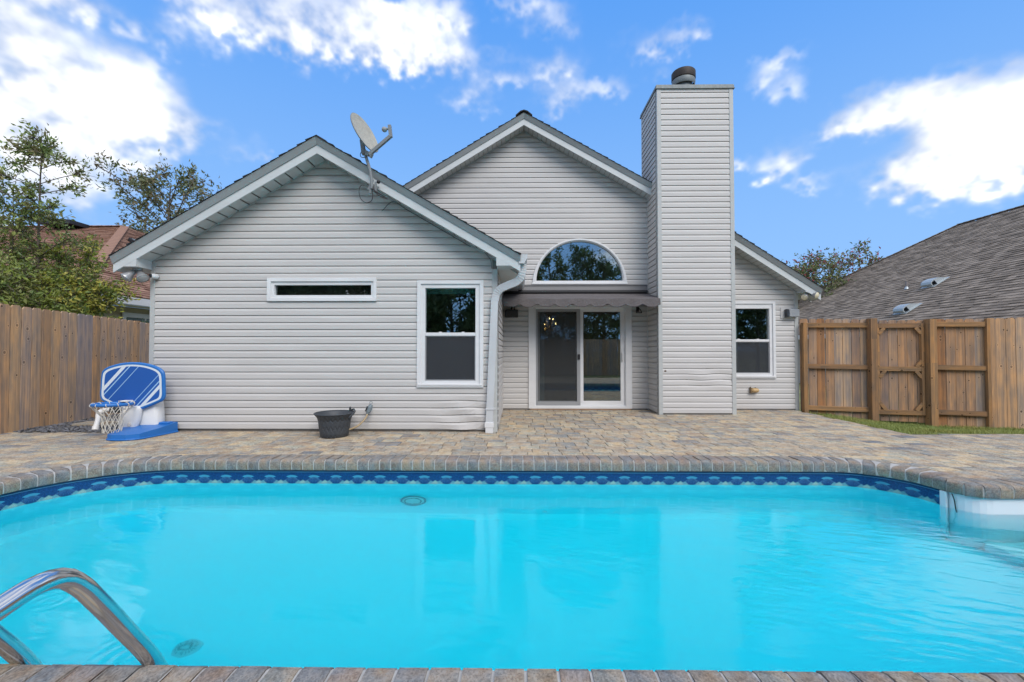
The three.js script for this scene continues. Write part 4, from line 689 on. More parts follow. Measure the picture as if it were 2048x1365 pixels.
// twin-head flood lights under the eaves
function floodLight(label, pos, heads, glass) {
  const f = thing('flood_light', label, 'light', undefined, pos); f.scale.setScalar(pos[0] < 0 ? 1.1 : 0.95);
  const al = mat({ color: C(0.36, 0.37, 0.38), metalness: 0.5, roughness: 0.35 });
  mesh('mount', new THREE.CylinderGeometry(0.05, 0.055, 0.03, 20).translate(0, -0.015, 0), al, f);
  for (const [dx, dy, dz] of heads) {
    const d = new THREE.Vector3(dx, dy, dz).normalize(), base = new THREE.Vector3(d.x * 0.05, -0.045, d.z * 0.05), q = new THREE.Quaternion().setFromUnitVectors(new THREE.Vector3(0, 1, 0), d);
    mesh('knuckle', rod([0, -0.02, 0], base.toArray(), 0.014), al, f);
    mesh('lamp_head', new THREE.LatheGeometry([[0, 0], [0.03, 0.0], [0.035, 0.04], [0.062, 0.1], [0.07, 0.13], [0.066, 0.132]].map((p) => new THREE.Vector2(...p)), 24).applyQuaternion(q).translate(...base.toArray()), al, f);
    mesh('lens', new THREE.SphereGeometry(0.1, 20, 8, 0, 6.2832, 0, 0.72).translate(0, 0.052, 0).applyQuaternion(q).translate(...base.toArray()), glass, f);
  }
  return f;
}
floodLight('silver twin flood light under the left eave of the gable', [-5.38, 2.325, -6.28], [[-0.45, -0.75, 0.5], [0.62, -0.75, 0.25]], mat({ color: C(0.38, 0.39, 0.39), roughness: 0.15 }));
floodLight('pale twin flood light under the far right eave', [5.58, 2.279, -8.68], [[-0.75, -0.55, 0.45], [0.4, -0.28, 0.85]], mat({ color: C(0.72, 0.66, 0.48), roughness: 0.25 }));
{
  const c = thing('security_camera', 'small white security camera at the top of the left corner post', 'camera', undefined, [-5.2, 2.225, -6.36]);
  mesh('body', new THREE.CapsuleGeometry(0.036, 0.035, 8, 16).rotateX(Math.PI / 2).rotateY(-0.5), M.white, c);
  mesh('lens', new THREE.CylinderGeometry(0.026, 0.026, 0.02, 20).rotateX(Math.PI / 2).translate(0, 0, 0.052).rotateY(-0.5), M.black, c);
  mesh('mount', rod([0, 0, -0.02], [-0.01, 0.02, -0.058], 0.012), M.white, c);
  const b = thing('outlet_cover', 'grey weatherproof outlet cover on a white plate beside the right window', 'outlet cover', undefined, [5.3, 1.89, -8.86]);
  mesh('plate', bx(-0.155, 0.06, -0.1, 0.115, 0.0, 0.02, 0.004), M.siding, b);
  mesh('cover', bx(-0.04, 0.155, -0.075, 0.075, 0.02, 0.12, 0.014), mat({ color: C(0.30, 0.32, 0.34), roughness: 0.4 }), b);
  mesh('hinge_side', bx(-0.085, -0.041, -0.08, 0.08, 0.02, 0.11, 0.012), mat({ color: C(0.03, 0.035, 0.045), roughness: 0.4 }), b);
  mesh('ridge', merge([bx(0.0, 0.13, 0.01, 0.016, 0.12, 0.124, 0.001), bx(0.0, 0.13, -0.03, -0.024, 0.12, 0.124, 0.001)]), mat({ color: C(0.4, 0.42, 0.44), roughness: 0.4 }), b);
  const v = thing('faucet_cover', 'tan plastic cap low on the wall under the right window', 'cap', undefined, [4.6, 0.39, -8.86]);
  mesh('flange', bx(-0.075, -0.05, -0.05, 0.055, 0, 0.07, 0.008), mat({ color: C(0.25, 0.17, 0.09), roughness: 0.6 }), v);
  mesh('cap', new THREE.CapsuleGeometry(0.048, 0.06, 6, 16).rotateZ(Math.PI / 2).scale(1, 0.9, 1).translate(0.01, 0.0, 0.05), mat({ color: C(0.52, 0.35, 0.16), roughness: 0.5 }), v);
  mesh('screws', merge([bx(-0.07, -0.055, 0.055, 0.068, 0.02, 0.035, 0.002), bx(0.02, 0.04, 0.042, 0.055, 0.02, 0.035, 0.002)]), M.darkRubber, v);
  const w = thing('wasp_nest', 'small brown blotch stuck on the chimney siding', 'spot', undefined, [2.685, 0.79, -8.222]);
  mesh('lump', new THREE.SphereGeometry(0.03, 10, 8).scale(1.1, 0.7, 0.45), mat({ color: C(0.1, 0.06, 0.035), roughness: 0.9 }), w);
}
{ // satellite dish
  const d = thing('satellite_dish', 'grey satellite dish on a bent mast at the gable edge', 'satellite dish', undefined, [-1.98, 3.36, -6.08]);
  const nrm = new THREE.Vector3(0.889, 0.368, 0.267).normalize(), q = new THREE.Quaternion().setFromUnitVectors(new THREE.Vector3(0, 1, 0), nrm), c = [-0.09, 0.745, 0.08];
  const pts = []; for (let k = 0; k <= 12; k++) { const r = 0.27 * k / 12; pts.push(new THREE.Vector2(r, 0.42 * r * r)); } pts.push(new THREE.Vector2(0.276, 0.026), new THREE.Vector2(0.27, 0.016)); for (let k = 11; k >= 0; k--) { const r = 0.265 * k / 12; pts.push(new THREE.Vector2(r, 0.42 * r * r - 0.012)); }
  const g = new THREE.LatheGeometry(pts.slice(0, 13), 48), bk = new THREE.LatheGeometry(pts.slice(12), 48);
  const place = (x) => x.translate(0, -0.02, 0).scale(1, 1, 1.0).applyQuaternion(q).translate(...c);
  mesh('reflector', place(g), M.dishFace, d); mesh('reflector_back', place(bk), M.dishGrey, d);
  mesh('mast', tube([[0.0, 0.0, 0.03], [-0.008, 0.12, 0.03], [-0.03, 0.26, 0.035], [-0.075, 0.42, 0.05], [-0.1, 0.53, 0.06]], 0.021, 24, 12), M.dishGrey, d);
  mesh('rear_bracket', merge([bar([-0.135, 0.66, 0.05], [-0.105, 0.46, 0.06], 0.06, 0.05, [1, 0, 0]), bar([-0.1, 0.5, 0.06], [0.02, 0.42, 0.1], 0.04, 0.06)]), M.dishGrey, d);
  mesh('feed_arm', merge([bar([-0.02, 0.44, 0.1], [0.285, 0.675, 0.14], 0.04, 0.045), bar([0.285, 0.655, 0.14], [0.265, 0.82, 0.14], 0.042, 0.042, [1, 0, 0])]), M.dishGrey, d);
  mesh('feed_horn', merge([new THREE.SphereGeometry(0.036, 16, 12).translate(0.195, 0.765, 0.135), rod([0.195, 0.765, 0.135], [0.265, 0.775, 0.14], 0.016)]), mat({ color: C(0.28, 0.3, 0.31), roughness: 0.5 }), d);
  mesh('foot', merge([bar([-0.05, 0.05, 0.0], [0.06, -0.005, 0.0], 0.03, 0.1), bar([-0.03, -0.06, 0.02], [0.01, 0.13, 0.03], 0.02, 0.03, [1, 0, 0]), bar([0.045, -0.05, 0.02], [0.05, 0.1, 0.03], 0.02, 0.03, [1, 0, 0])]), M.dishGrey, d);
  mesh('ground_block', new THREE.SphereGeometry(0.026, 12, 8).translate(0.085, 0.1, 0.02), M.black, d);
  const cab = (p, r = 0.005) => tube(p, r, 60, 6);
  mesh('cable', merge([cab([[-0.01, 0.45, 0.1], [-0.06, 0.40, 0.12], [-0.12, 0.405, 0.1], [-0.15, 0.46, 0.07], [-0.12, 0.53, 0.06]]), cab([[0.02, 0.03, 0.05], [0.02, -0.06, 0.06], [0.0, -0.16, 0.04], [-0.07, -0.19, 0.03], [-0.15, -0.14, 0.02], [-0.185, -0.02, 0.01], [-0.16, 0.06, 0.0], [-0.12, 0.07, -0.02]]), cab([[0.02, 0.0, 0.05], [0.05, -0.04, 0.06], [0.12, -0.08, 0.05], [0.2, -0.13, 0.02]], 0.011), cab([[0.03, -0.02, 0.05], [0.09, -0.09, 0.06], [0.15, -0.12, 0.05], [0.21, -0.135, 0.02]], 0.008)]), M.black, d);
  const c2 = thing('coaxial_cable', 'thin black cable looping down below the right end of the gable', 'cable', undefined, [-0.9, 2.8, -6.41]);
  const w = [[-1.05, 0.36, 0.02]]; for (let k = 1; k <= 8; k++) { const x = -1.05 + k * 0.16; w.push([x, wingTop(-0.9 + x) - DROP - 2.8 - 0.034, 0.022]); }
  mesh('run', merge([tube(w, 0.0045, 60, 5), tube([[0.2, 0.02, 0.03], [0.32, -0.12, 0.03], [0.45, -0.26, 0.03], [0.52, -0.36, 0.03], [0.53, -0.47, 0.028]], 0.0035, 40, 5)]), M.black, c2);
}
// ---------------------------------------------------------------- things on the patio
{ // poolside basketball hoop
  const h = thing('basketball_hoop', 'blue and white poolside basketball hoop beside the house corner', 'basketball hoop', undefined, [-5.31, 0, -6.12]);
  const blue = mat({ color: C(0.018, 0.16, 0.50), roughness: 0.4 }), white = mat({ color: C(0.78, 0.78, 0.76), roughness: 0.45 });
  // board outline in metres about its centre, from the photograph's proportions
  const pts = [[-0.44, 0.14], [-0.425, 0.21], [-0.375, 0.255], [-0.26, 0.298], [-0.12, 0.327], [0.0, 0.334], [0.12, 0.327], [0.26, 0.298], [0.375, 0.25], [0.425, 0.2], [0.44, 0.14], [0.447, 0.0], [0.45, -0.13], [0.43, -0.185], [0.36, -0.225], [0.22, -0.285], [0.1, -0.325], [0, -0.335], [-0.1, -0.325], [-0.22, -0.285], [-0.36, -0.225], [-0.43, -0.185], [-0.45, -0.13], [-0.447, 0.0]];
  const sm = new THREE.CatmullRomCurve3(pts.map(([x, y]) => new THREE.Vector3(x, y, 0)), true, 'centripetal').getPoints(120).slice(0, 120).map((v) => [v.x, v.y]);
  const cv = document.createElement('canvas'); cv.width = 768; cv.height = 600; const x = cv.getContext('2d'), S = 768 / 0.96;
  const X = (a) => 384 + a * S, Y = (b) => 300 - b * S, path = (k) => { x.beginPath(); sm.forEach(([a, b], i) => { const u = X(a * k), v = Y(b * (k - 0.03)); if (i) x.lineTo(u, v); else x.moveTo(u, v); }); x.closePath(); };
  x.fillStyle = '#2471be'; x.fillRect(0, 0, 768, 600); path(0.955); x.fillStyle = '#2069b4'; x.fill();
  path(0.93); x.fillStyle = '#d5dee6'; x.fill(); path(0.86); x.fillStyle = '#1d58a8'; x.fill(); x.save(); path(0.86); x.clip();
  const band = (a, w, c) => { x.strokeStyle = c; x.lineWidth = w; x.beginPath(); x.moveTo(X(a - 0.5), Y(-0.55)); x.lineTo(X(a + 0.5), Y(0.55)); x.stroke(); };
  band(-0.36, 34, '#d5dee6'); band(-0.285, 10, '#a5cdea'); band(-0.16, 6, '#a5cdea'); band(0.225, 6, '#a5cdea'); band(0.315, 10, '#a5cdea'); band(0.385, 32, '#d5dee6'); x.restore();
  const t = new THREE.CanvasTexture(cv); t.colorSpace = THREE.SRGBColorSpace;
  const board = part('backboard', h, [0, 0.665, -0.02]);
  mesh('board_body', slab(sm, -0.045, 0.0, [], 0.012), blue, board);
  const fg = new THREE.ShapeGeometry(shapeOf(sm.map(([a, b]) => [a * 0.965, b * 0.955]))), fp = fg.attributes.position, fu = fg.attributes.uv; for (let i = 0; i < fp.count; i++) fu.setXY(i, fp.getX(i) / 0.96 + 0.5, fp.getY(i) / 0.75 + 0.5); fg.translate(0, 0, 0.002);
  mesh('board_print', fg, mat({ map: t, roughness: 0.45 }), board);
  // rim, bracket and net
  const rim = part('rim', h, [-0.02, 0.452, 0.245]); const R = 0.205;
  mesh('rim_ring', new THREE.TorusGeometry(R, 0.021, 12, 48).rotateX(Math.PI / 2 - 0.03), blue, rim);
  mesh('rim_bracket', merge([bx(-0.055, 0.06, -0.09, 0.022, -0.262, -0.2, 0.012), bx(-0.05, 0.06, 0.012, 0.03, -0.25, -0.16, 0.006)]), white, rim);
  const net = [], rn = rng(4), n = 12, rad = (s) => lerp(R + 0.002, 0.105, smooth(0, 0.5, s)) - 0.012 * smooth(0.7, 1, s), len = 0.36;
  for (const dir of [1, -1]) for (let k = 0; k < n; k++) { const p = []; for (let j = 0; j <= 9; j++) { const s = j / 9, a = (k / n) * Math.PI * 2 + dir * (s * 1.25 + (rn() - 0.5) * 0.09), rr = rad(s) + (rn() - 0.5) * 0.012; p.push([rr * Math.cos(a), -0.005 - len * s, rr * Math.sin(a)]); } net.push(tube(p, 0.0042, 20, 5)); }
  for (let k = 0; k < n; k++) { const a = (k + 0.2) / n * Math.PI * 2, c = Math.cos(a), s = Math.sin(a); net.push(tube([[c * (R + 0.004), -0.026, s * (R + 0.004)], [c * (R + 0.026), 0.0, s * (R + 0.026)], [c * R, 0.025, s * R], [c * (R - 0.026), 0, s * (R - 0.026)], [c * (R - 0.004), -0.026, s * (R - 0.004)]].map(([a2, b, d2], i) => { const tw = (i - 2) * 0.03; return [a2 * Math.cos(tw) - d2 * Math.sin(tw), b, a2 * Math.sin(tw) + d2 * Math.cos(tw)]; }), 0.0045, 16, 5)); }
  mesh('net', merge(net), mat({ color: C(0.68, 0.64, 0.55), roughness: 0.9 }), rim);
  // white pedestal and blue base
  const ped = slab([[-0.14, 0.09], [0.30, 0.09], [0.31, 0.16], [0.30, 0.36], [0.27, 0.52], [-0.1, 0.52], [-0.1, 0.43], [-0.115, 0.35], [-0.135, 0.2]], -0.25, -0.075, [], 0.03);
  mesh('pedestal', toCreasedNormals(ped, 0.9), white, h);
  mesh('pedestal_wing', toCreasedNormals(slab([[-0.13, 0.06], [0.07, 0.06], [0.12, 0.22], [0.14, 0.36], [0.11, 0.4], [-0.1, 0.4], [-0.16, 0.2]], -0.07, 0.03, [], 0.03), 0.9), white, h);
  const bs = floorSlab([[-0.02, 0.3], [0.02, 0.36], [0.1, 0.385], [0.28, 0.38], [0.39, 0.3], [0.45, 0.05], [0.48, -0.24], [-0.1, -0.24], [-0.1, 0.0], [-0.06, 0.2]], 0, 0.085), bp = bs.attributes.position;
  for (let i = 0; i < bp.count; i++) if (bp.getY(i) > 0.05) { bp.setY(i, 0.075 + 0.075 * smooth(0.3, -0.24, bp.getZ(i))); } bs.computeVertexNormals();
  mesh('base_tank', bs, blue, h);
  mesh('base_rim', tube([[-0.02, 0.01, 0.3], [0.02, 0.012, 0.362], [0.1, 0.012, 0.388], [0.28, 0.012, 0.383], [0.39, 0.012, 0.303], [0.45, 0.012, 0.05], [0.483, 0.012, -0.24]], 0.012, 60, 8), blue, h);
  mesh('base_lip', new RoundedBoxGeometry(0.3, 0.03, 0.1, 2, 0.012).translate(0.29, 0.147, -0.16), blue, h);
  mesh('filler_cap', new THREE.CylinderGeometry(0.025, 0.025, 0.012, 20).rotateX(Math.PI / 2).translate(0.02, 0.15, 0.036), mat({ color: C(0.66, 0.62, 0.56), roughness: 0.5 }), h);
}
{ // flared tub
  const b = thing('garden_tub', 'dark grey flared tub with a zigzag pattern standing by the wall', 'tub', undefined, [-2.475, 0, -6.08]);
  const cv = tex(512, 256, (u, v) => { const zig = Math.abs(((u * 22) % 1) - 0.5) * 0.9, k = ((v * 9 + zig) % 1 + 1) % 1; return v > 0.12 && v < 0.74 ? 255 * smooth(0.1, 0.5, Math.abs(k - 0.5) * 2) : 200; }, false);
  const m = mat({ color: C(0.048, 0.056, 0.066), roughness: 0.55, bumpMap: cv, bumpScale: 0.006 });
  mesh('body', new THREE.LatheGeometry([[0, 0.004], [0.165, 0.004], [0.178, 0.012], [0.188, 0.06], [0.2, 0.14], [0.207, 0.21], [0.222, 0.262], [0.25, 0.298], [0.262, 0.31], [0.262, 0.318], [0.25, 0.322], [0.238, 0.312], [0.21, 0.262], [0.195, 0.2], [0.175, 0.03], [0, 0.026]].map((p) => new THREE.Vector2(...p)), 72), m, b);
  mesh('rim', new THREE.TorusGeometry(0.256, 0.009, 8, 64).rotateX(Math.PI / 2).translate(0, 0.316, 0), m, b);
  mesh('handle', tube([[0.15, 0.325, -0.2], [0.19, 0.345, -0.17], [0.25, 0.33, -0.06], [0.272, 0.315, 0.05], [0.245, 0.27, 0.12], [0.235, 0.25, 0.1]], 0.012, 30, 8), m, b);
  mesh('handle_knob', new THREE.CapsuleGeometry(0.016, 0.05, 4, 10).translate(0.13, 0.335, -0.215), m, b);
  const h = thing('garden_hose', 'beige hose with a grey spray nozzle leaning beside the dark tub', 'hose', undefined, [-2.2, 0, -6.2]);
  mesh('hose_line', tube([[-0.16, 0.075, 0.12], [-0.1, 0.085, 0.1], [0.0, 0.12, 0.06], [0.06, 0.175, 0.0], [0.095, 0.24, -0.06], [0.1, 0.275, -0.09]], 0.013, 40, 10), mat({ color: C(0.38, 0.29, 0.17), roughness: 0.6 }), h);
  const nz = mat({ color: C(0.16, 0.2, 0.22), roughness: 0.5 });
  mesh('nozzle', merge([rod([0.1, 0.27, -0.09], [0.105, 0.3, -0.1], 0.018, 0.024, 14), rod([0.105, 0.295, -0.1], [0.125, 0.36, -0.12], 0.03, 0.038, 16), rod([0.125, 0.36, -0.12], [0.14, 0.4, -0.13], 0.038, 0.022, 16)]), nz, h);
  mesh('trigger', bar([0.075, 0.31, -0.075], [0.1, 0.38, -0.08], 0.012, 0.016), M.black, h);
  mesh('hook_ring', new THREE.TorusGeometry(0.018, 0.004, 8, 20).rotateY(0.5).translate(0.135, 0.425, -0.13), nz, h);
}
{ // pool plumbing by the fence
  const p = thing('pool_pipe', 'white plastic pipe with a black valve in the gravel by the hoop', 'pipe', undefined, [-6.35, 0, -6.75]);
  mesh('pipe', tube([[0.19, 0.0, 0.24], [0.17, 0.06, 0.2], [0.1, 0.14, 0.1], [0.03, 0.2, 0.02], [0.02, 0.235, -0.02], [0.08, 0.255, -0.05], [0.16, 0.26, -0.06], [0.5, 0.27, -0.08], [0.56, 0.24, -0.09], [0.57, 0.0, -0.09]], 0.034, 60, 14), M.pvc, p);
  mesh('fitting', merge([rod([0.19, -0.005, 0.24], [0.175, 0.05, 0.21], 0.042, 0.042, 16), new THREE.SphereGeometry(0.044, 14, 10).translate(0.03, 0.22, 0.0)]), M.pvc, p);
  mesh('valve', merge([rod([0.16, 0.26, -0.06], [0.32, 0.265, -0.07], 0.052, 0.052, 18), rod([0.24, 0.3, -0.065], [0.24, 0.34, -0.065], 0.03, 0.03, 12)]), mat({ color: C(0.04, 0.05, 0.055), roughness: 0.5 }), p);
  mesh('valve_handle', merge([bar([0.14, 0.35, -0.06], [0.34, 0.37, -0.07], 0.03, 0.022), bar([0.2, 0.36, 0.0], [0.28, 0.36, -0.13], 0.03, 0.022)]), M.black, p);
}
// ---------------------------------------------------------------- fences
// picket outline with clipped corners, in metres, base at 0
const picketGeo = {};
function picket(w, h, v) { const k = `${w}_${h}_${v}`; return picketGeo[k] ??= (() => { const c = 0.022, d = 0.03, g = slab([[-w / 2, 0], [w / 2, 0], [w / 2, h - d], [w / 2 - c, h], [-w / 2 + c, h], [-w / 2, h - d]], -0.009, 0.009, [], 0.0015), uv = g.attributes.uv, p = g.attributes.position; for (let i = 0; i < p.count; i++) uv.setXY(i, 0.5 + (v % 2 ? -1 : 1) * p.getX(i) / w * 0.98, p.getY(i) / 2.1 + v * 0.008); return g; })(); }
// boards along a polyline of [x, z, groundY, topY]
function boardRun(parent, pts, w, mats, seed, name = 'fence_board') {
  const r = rng(seed);
  for (let i = 0; i + 1 < pts.length; i++) {
    const [xa, za, ga, ta] = pts[i], [xb, zb, gb, tb] = pts[i + 1], L = Math.hypot(xb - xa, zb - za), n = Math.round(L / (w + 0.0075)), ry = Math.atan2(-(zb - za), xb - xa);
    for (let k = 0; k < n; k++) { const t = (k + 0.5) / n, h = Math.round((lerp(ta, tb, t) - lerp(ga, gb, t)) / 0.04) * 0.04, m = mesh(name, picket(w, h, Math.floor(r() * 6)), mats[Math.floor(r() * mats.length)], parent); m.position.set(lerp(xa, xb, t), lerp(ta, tb, t) - h + (r() - 0.5) * 0.012, lerp(za, zb, t) + (r() - 0.5) * 0.004); m.rotation.set(0, ry + (r() - 0.5) * 0.012, (r() - 0.5) * 0.008); }
  }
}
const rail = (parent, a, b, w, h, i, name = 'rail') => { const g = bar(a, b, w, h), uv = g.attributes.uv, p = g.attributes.position, d = new THREE.Vector3(b[0] - a[0], b[1] - a[1], b[2] - a[2]), l = d.length(); d.normalize(); const per = new THREE.Vector3(0, 1, 0); if (Math.abs(d.y) > 0.9) per.set(0.7, 0, 0.7); for (let k = 0; k < uv.count; k++) { const v = new THREE.Vector3(p.getX(k) - a[0], p.getY(k) - a[1], p.getZ(k) - a[2]); uv.setXY(k, v.dot(per) / 0.14 + 0.3 + 0.17 * i, v.dot(d) / 2 + 0.21 * i); } return mesh(name, g, postMats[i % 3], parent); };
{
  const f = thing('wooden_fence', 'weathered brown picket fence on the left beside the gravel', 'fence');
  boardRun(f, [[-7.02, -4.2, -0.03, 1.83], [-7.2, -6.15, -0.03, 1.815], [-7.42, -9.0, -0.04, 1.72], [-7.5, -10.0, -0.05, 1.70]], 0.14, fenceMats, 51);
  for (const y of [0.3, 0.95, 1.55]) { rail(f, [-7.06, y, -4.2], [-7.235, y, -6.15], 0.04, 0.09, 0); rail(f, [-7.235, y, -6.15], [-7.54, y - 0.02, -10], 0.04, 0.09, 1); }
  for (const [x, z] of [[-7.12, -4.4], [-7.28, -6.6], [-7.48, -8.8]]) rail(f, [x - 0.06, -0.1, z], [x - 0.06, 1.75, z], 0.09, 0.09, 2, 'post');
}
{
  const P0 = [5.50, -8.785], P1 = [6.645, -8.54], P2 = [7.52, -8.31], P3 = [8.345, -8.1];
  const mixP = (a, b, t, dz = 0) => [lerp(a[0], b[0], t), lerp(a[1], b[1], t) + dz];
  function section(label, a, b, ga, gb, ta, tb, seed, rails) {
    const f = thing('wooden_fence', label, 'fence');
    boardRun(f, [[a[0], a[1] - 0.05, ga, ta], [b[0], b[1] - 0.05, gb, tb]], 0.138, gateMats, seed);
    rails.forEach((y, i) => rail(f, [a[0], y, a[1]], [b[0], y - 0.015, b[1]], 0.04, 0.088, i + seed));
    return f;
  }
  const s1 = section('brown fence panel between the house corner and the gate', P0, P1, -0.1, -0.16, 1.785, 1.755, 3, [1.655, 0.865, 0.065]);
  rail(s1, [5.535, -0.05, -8.74], [5.535, 1.7, -8.74], 0.075, 0.08, 0, 'post');
  rail(s1, [6.645, -0.2, -8.51], [6.645, 1.765, -8.51], 0.12, 0.12, 1, 'post');
  const s3 = section('brown fence panel right of the wooden gate', P2, P3, -0.2, -0.22, 1.735, 1.735, 5, [1.645, 0.86, 0.05]);
  rail(s3, [7.52, -0.22, -8.28], [7.52, 1.735, -8.28], 0.13, 0.13, 2, 'post');
  rail(s3, [8.35, -0.22, -8.09], [8.35, 1.735, -8.09], 0.05, 0.06, 0, 'post');
  const g = thing('wooden_gate', 'brown wooden gate with corner braces between two posts', 'gate');
  const a = mixP(P1, P2, 0.09), b = mixP(P1, P2, 0.91), at = (t, y, dz = 0) => { const p = mixP(a, b, t); return [p[0], y, p[1] + dz]; };
  boardRun(g, [[P1[0] + 0.012, P1[1] - 0.053, -0.16, 1.735], [P2[0] - 0.012, P2[1] - 0.047, -0.17, 1.72]], 0.138, gateMats, 17, 'gate_board');
  [1.625, 0.825, 0.02].forEach((y, i) => rail(g, at(0, y), at(1, y), 0.04, 0.085, i + 1, 'gate_rail'));
  for (const t of [0.03, 0.97]) rail(g, at(t, -0.02, -0.004), at(t, 1.66, -0.004), 0.05, 0.055, 2, 'stile');
  for (const [t0, y0, t1, y1] of [[0.05, 1.47, 0.17, 1.585], [0.95, 1.47, 0.83, 1.585], [0.95, 0.98, 0.84, 0.86], [0.05, 0.66, 0.18, 0.79], [0.95, 0.66, 0.82, 0.79], [0.05, 0.2, 0.18, 0.06], [0.95, 0.2, 0.82, 0.06]]) rail(g, at(t0, y0, 0.006), at(t1, y1, 0.006), 0.035, 0.06, Math.floor(y0 * 10), 'brace');
  for (const y of [1.2, 0.42]) mesh('hinge', bx(a[0] - 0.08, a[0] + 0.03, y - 0.03, y + 0.03, a[1] + 0.01, a[1] + 0.022, 0.003), M.black, g);
  const n = thing('wooden_fence', 'tan board fence at the far right edge with no rails showing', 'fence');
  boardRun(n, [[8.36, -8.13, -0.22, 1.735], [10.6, -7.65, -0.22, 1.76]], 0.14, fenceMats, 61);
  for (const y of [0.3, 1.0, 1.5]) rail(n, [8.45, y, -8.18], [10.6, y, -7.71], 0.04, 0.09, 1);
  rail(n, [8.5, -0.3, -8.24], [8.5, 1.7, -8.24], 0.09, 0.09, 2, 'post'); rail(n, [10.5, -0.3, -7.78], [10.5, 1.7, -7.78], 0.09, 0.09, 2, 'post');
  const k = thing('wooden_fence', 'brown fence behind the photographer, mirrored in the glass door', 'fence');
  boardRun(k, [[-7.0, 7.7, -0.2, 1.83], [9.5, 7.7, -0.2, 1.83]], 0.14, fenceMats, 71);
  for (const y of [0.3, 1.0, 1.5]) rail(k, [-7, y, 7.74], [9.5, y, 7.74], 0.04, 0.09, 1);
}
// ---------------------------------------------------------------- neighbours
function hipRoofPlane(parent, eaveA, eaveB, topA, topB, expo, material, seed) { // quad: eave from A to B, top edge from topA to topB
  const A = new THREE.Vector3(...eaveA), B = new THREE.Vector3(...eaveB), al = B.clone().sub(A).normalize(), T = new THREE.Vector3(...topA), n = new THREE.Vector3().crossVectors(al, T.clone().sub(A)).normalize(), up = new THREE.Vector3().crossVectors(n, al); const S = T.clone().sub(A).dot(up), xa0 = 0, xb0 = B.clone().sub(A).dot(al), xa1 = T.clone().sub(A).dot(al), xb1 = new THREE.Vector3(...topB).sub(A).dot(al);
  const nc = Math.round(S / expo);
  shingles(parent, eaveA, al.toArray(), up.toArray(), nc, S / nc, (s) => [lerp(xa0, xa1, s / S), lerp(xb0, xb1, s / S)], material, seed, 0.014);
}
{
  const sh = matte({ map: shingleTex(3, [106, 97, 88], [164, 151, 137]), roughness: 0.95 });
  const h = thing('neighbour_house', 'neighbouring house with a grey shingle hip roof behind the right fence', 'house');
  const E = 12, Y = 1.85, R = 20, H = 6.87;
  const roof = part('roof', h);
  hipRoofPlane(roof, [E, Y, -28.5], [E, Y, -4], [R, H, -20.5], [R, H, -4], 0.165, sh, 301);
  mesh('roof_deck', quads([[[E, Y - 0.03, -28.5], [E, Y - 0.03, -4], [R, H - 0.03, -4], [R, H - 0.03, -20.5]], [[E, Y - 0.03, -28.5], [R, H - 0.03, -20.5], [R + 8, Y, -28.5]], [[R, H - 0.03, -20.5], [R, H - 0.03, -4], [R + 8, Y, -4], [R + 8, Y, -28.5]]], (p) => [p[0], p[2]]), sh, roof);
  const caps = (a, b, n) => { const A = new THREE.Vector3(...a), B = new THREE.Vector3(...b), d = B.clone().sub(A), L = d.length(); d.normalize(); for (let k = 0; k < n; k++) { const p = A.clone().addScaledVector(d, L * k / n), q = A.clone().addScaledVector(d, L * (k + 1.15) / n); mesh('ridge_cap', bar([p.x, p.y + 0.03, p.z], [q.x, q.y + 0.022, q.z], 0.2, 0.03), sh, roof); } };
  caps([E, Y, -28.5], [R, H, -20.5], 50); caps([R, H, -20.5], [R, H, -5], 52);
  mesh('eave_trim', bx(E - 0.02, E + 0.06, Y - 0.2, Y - 0.02, -28.5, -4, 0.004), M.white, h);
  mesh('side_wall', bx(E + 0.45, E + 0.6, -0.6, Y - 0.05, -27.9, -4, 0.004), mat({ color: C(0.42, 0.4, 0.37), roughness: 0.9 }), h);
  // roof vents: on the slope, mouth facing down it
  const slopeY = (x) => Y + (x - E) * (H - Y) / (R - E), ang = Math.atan2(H - Y, R - E);
  const grey = mat({ color: C(0.42, 0.47, 0.49), metalness: 0.4, roughness: 0.5 });
  const vent = (x, z) => { const g = part('roof_vent', roof, [x, slopeY(x) + 0.02, z]); g.rotation.z = ang; g.scale.setScalar(1.35); mesh('vent_flashing', bx(-0.26, 0.22, 0, 0.012, -0.2, 0.2, 0.002), grey, g);
    const prof = [[-0.24, 0.03], [-0.245, 0.09], [-0.21, 0.135], [-0.13, 0.155], [0.0, 0.14], [0.2, 0.012], [0.16, 0.012], [-0.02, 0.115], [-0.13, 0.13], [-0.2, 0.115], [-0.225, 0.085], [-0.22, 0.035]];
    mesh('vent_hood', slab(prof, -0.15, 0.15), grey, g); mesh('vent_cheek', merge([slab([[-0.1, 0.012], [0.18, 0.012], [0.0, 0.125], [-0.12, 0.14]], 0.14, 0.149), slab([[-0.1, 0.012], [0.18, 0.012], [0.0, 0.125], [-0.12, 0.14]], -0.149, -0.14)]), grey, g); mesh('vent_mouth', bx(-0.12, -0.1, 0.015, 0.12, -0.138, 0.138, 0.002), M.black, g); };
  vent(14.69, -15.93); vent(13.12, -15.24);
  const pipe = part('vent_pipe', roof, [14.58, slopeY(14.58), -16.98]); mesh('pipe', rod([0, -0.02, 0], [0, 0.3, 0], 0.035), mat({ color: C(0.22, 0.2, 0.2), roughness: 0.7 }), pipe); mesh('pipe_boot', rod([0, 0.0, 0], [0, 0.1, 0], 0.08, 0.04), grey, pipe);
}
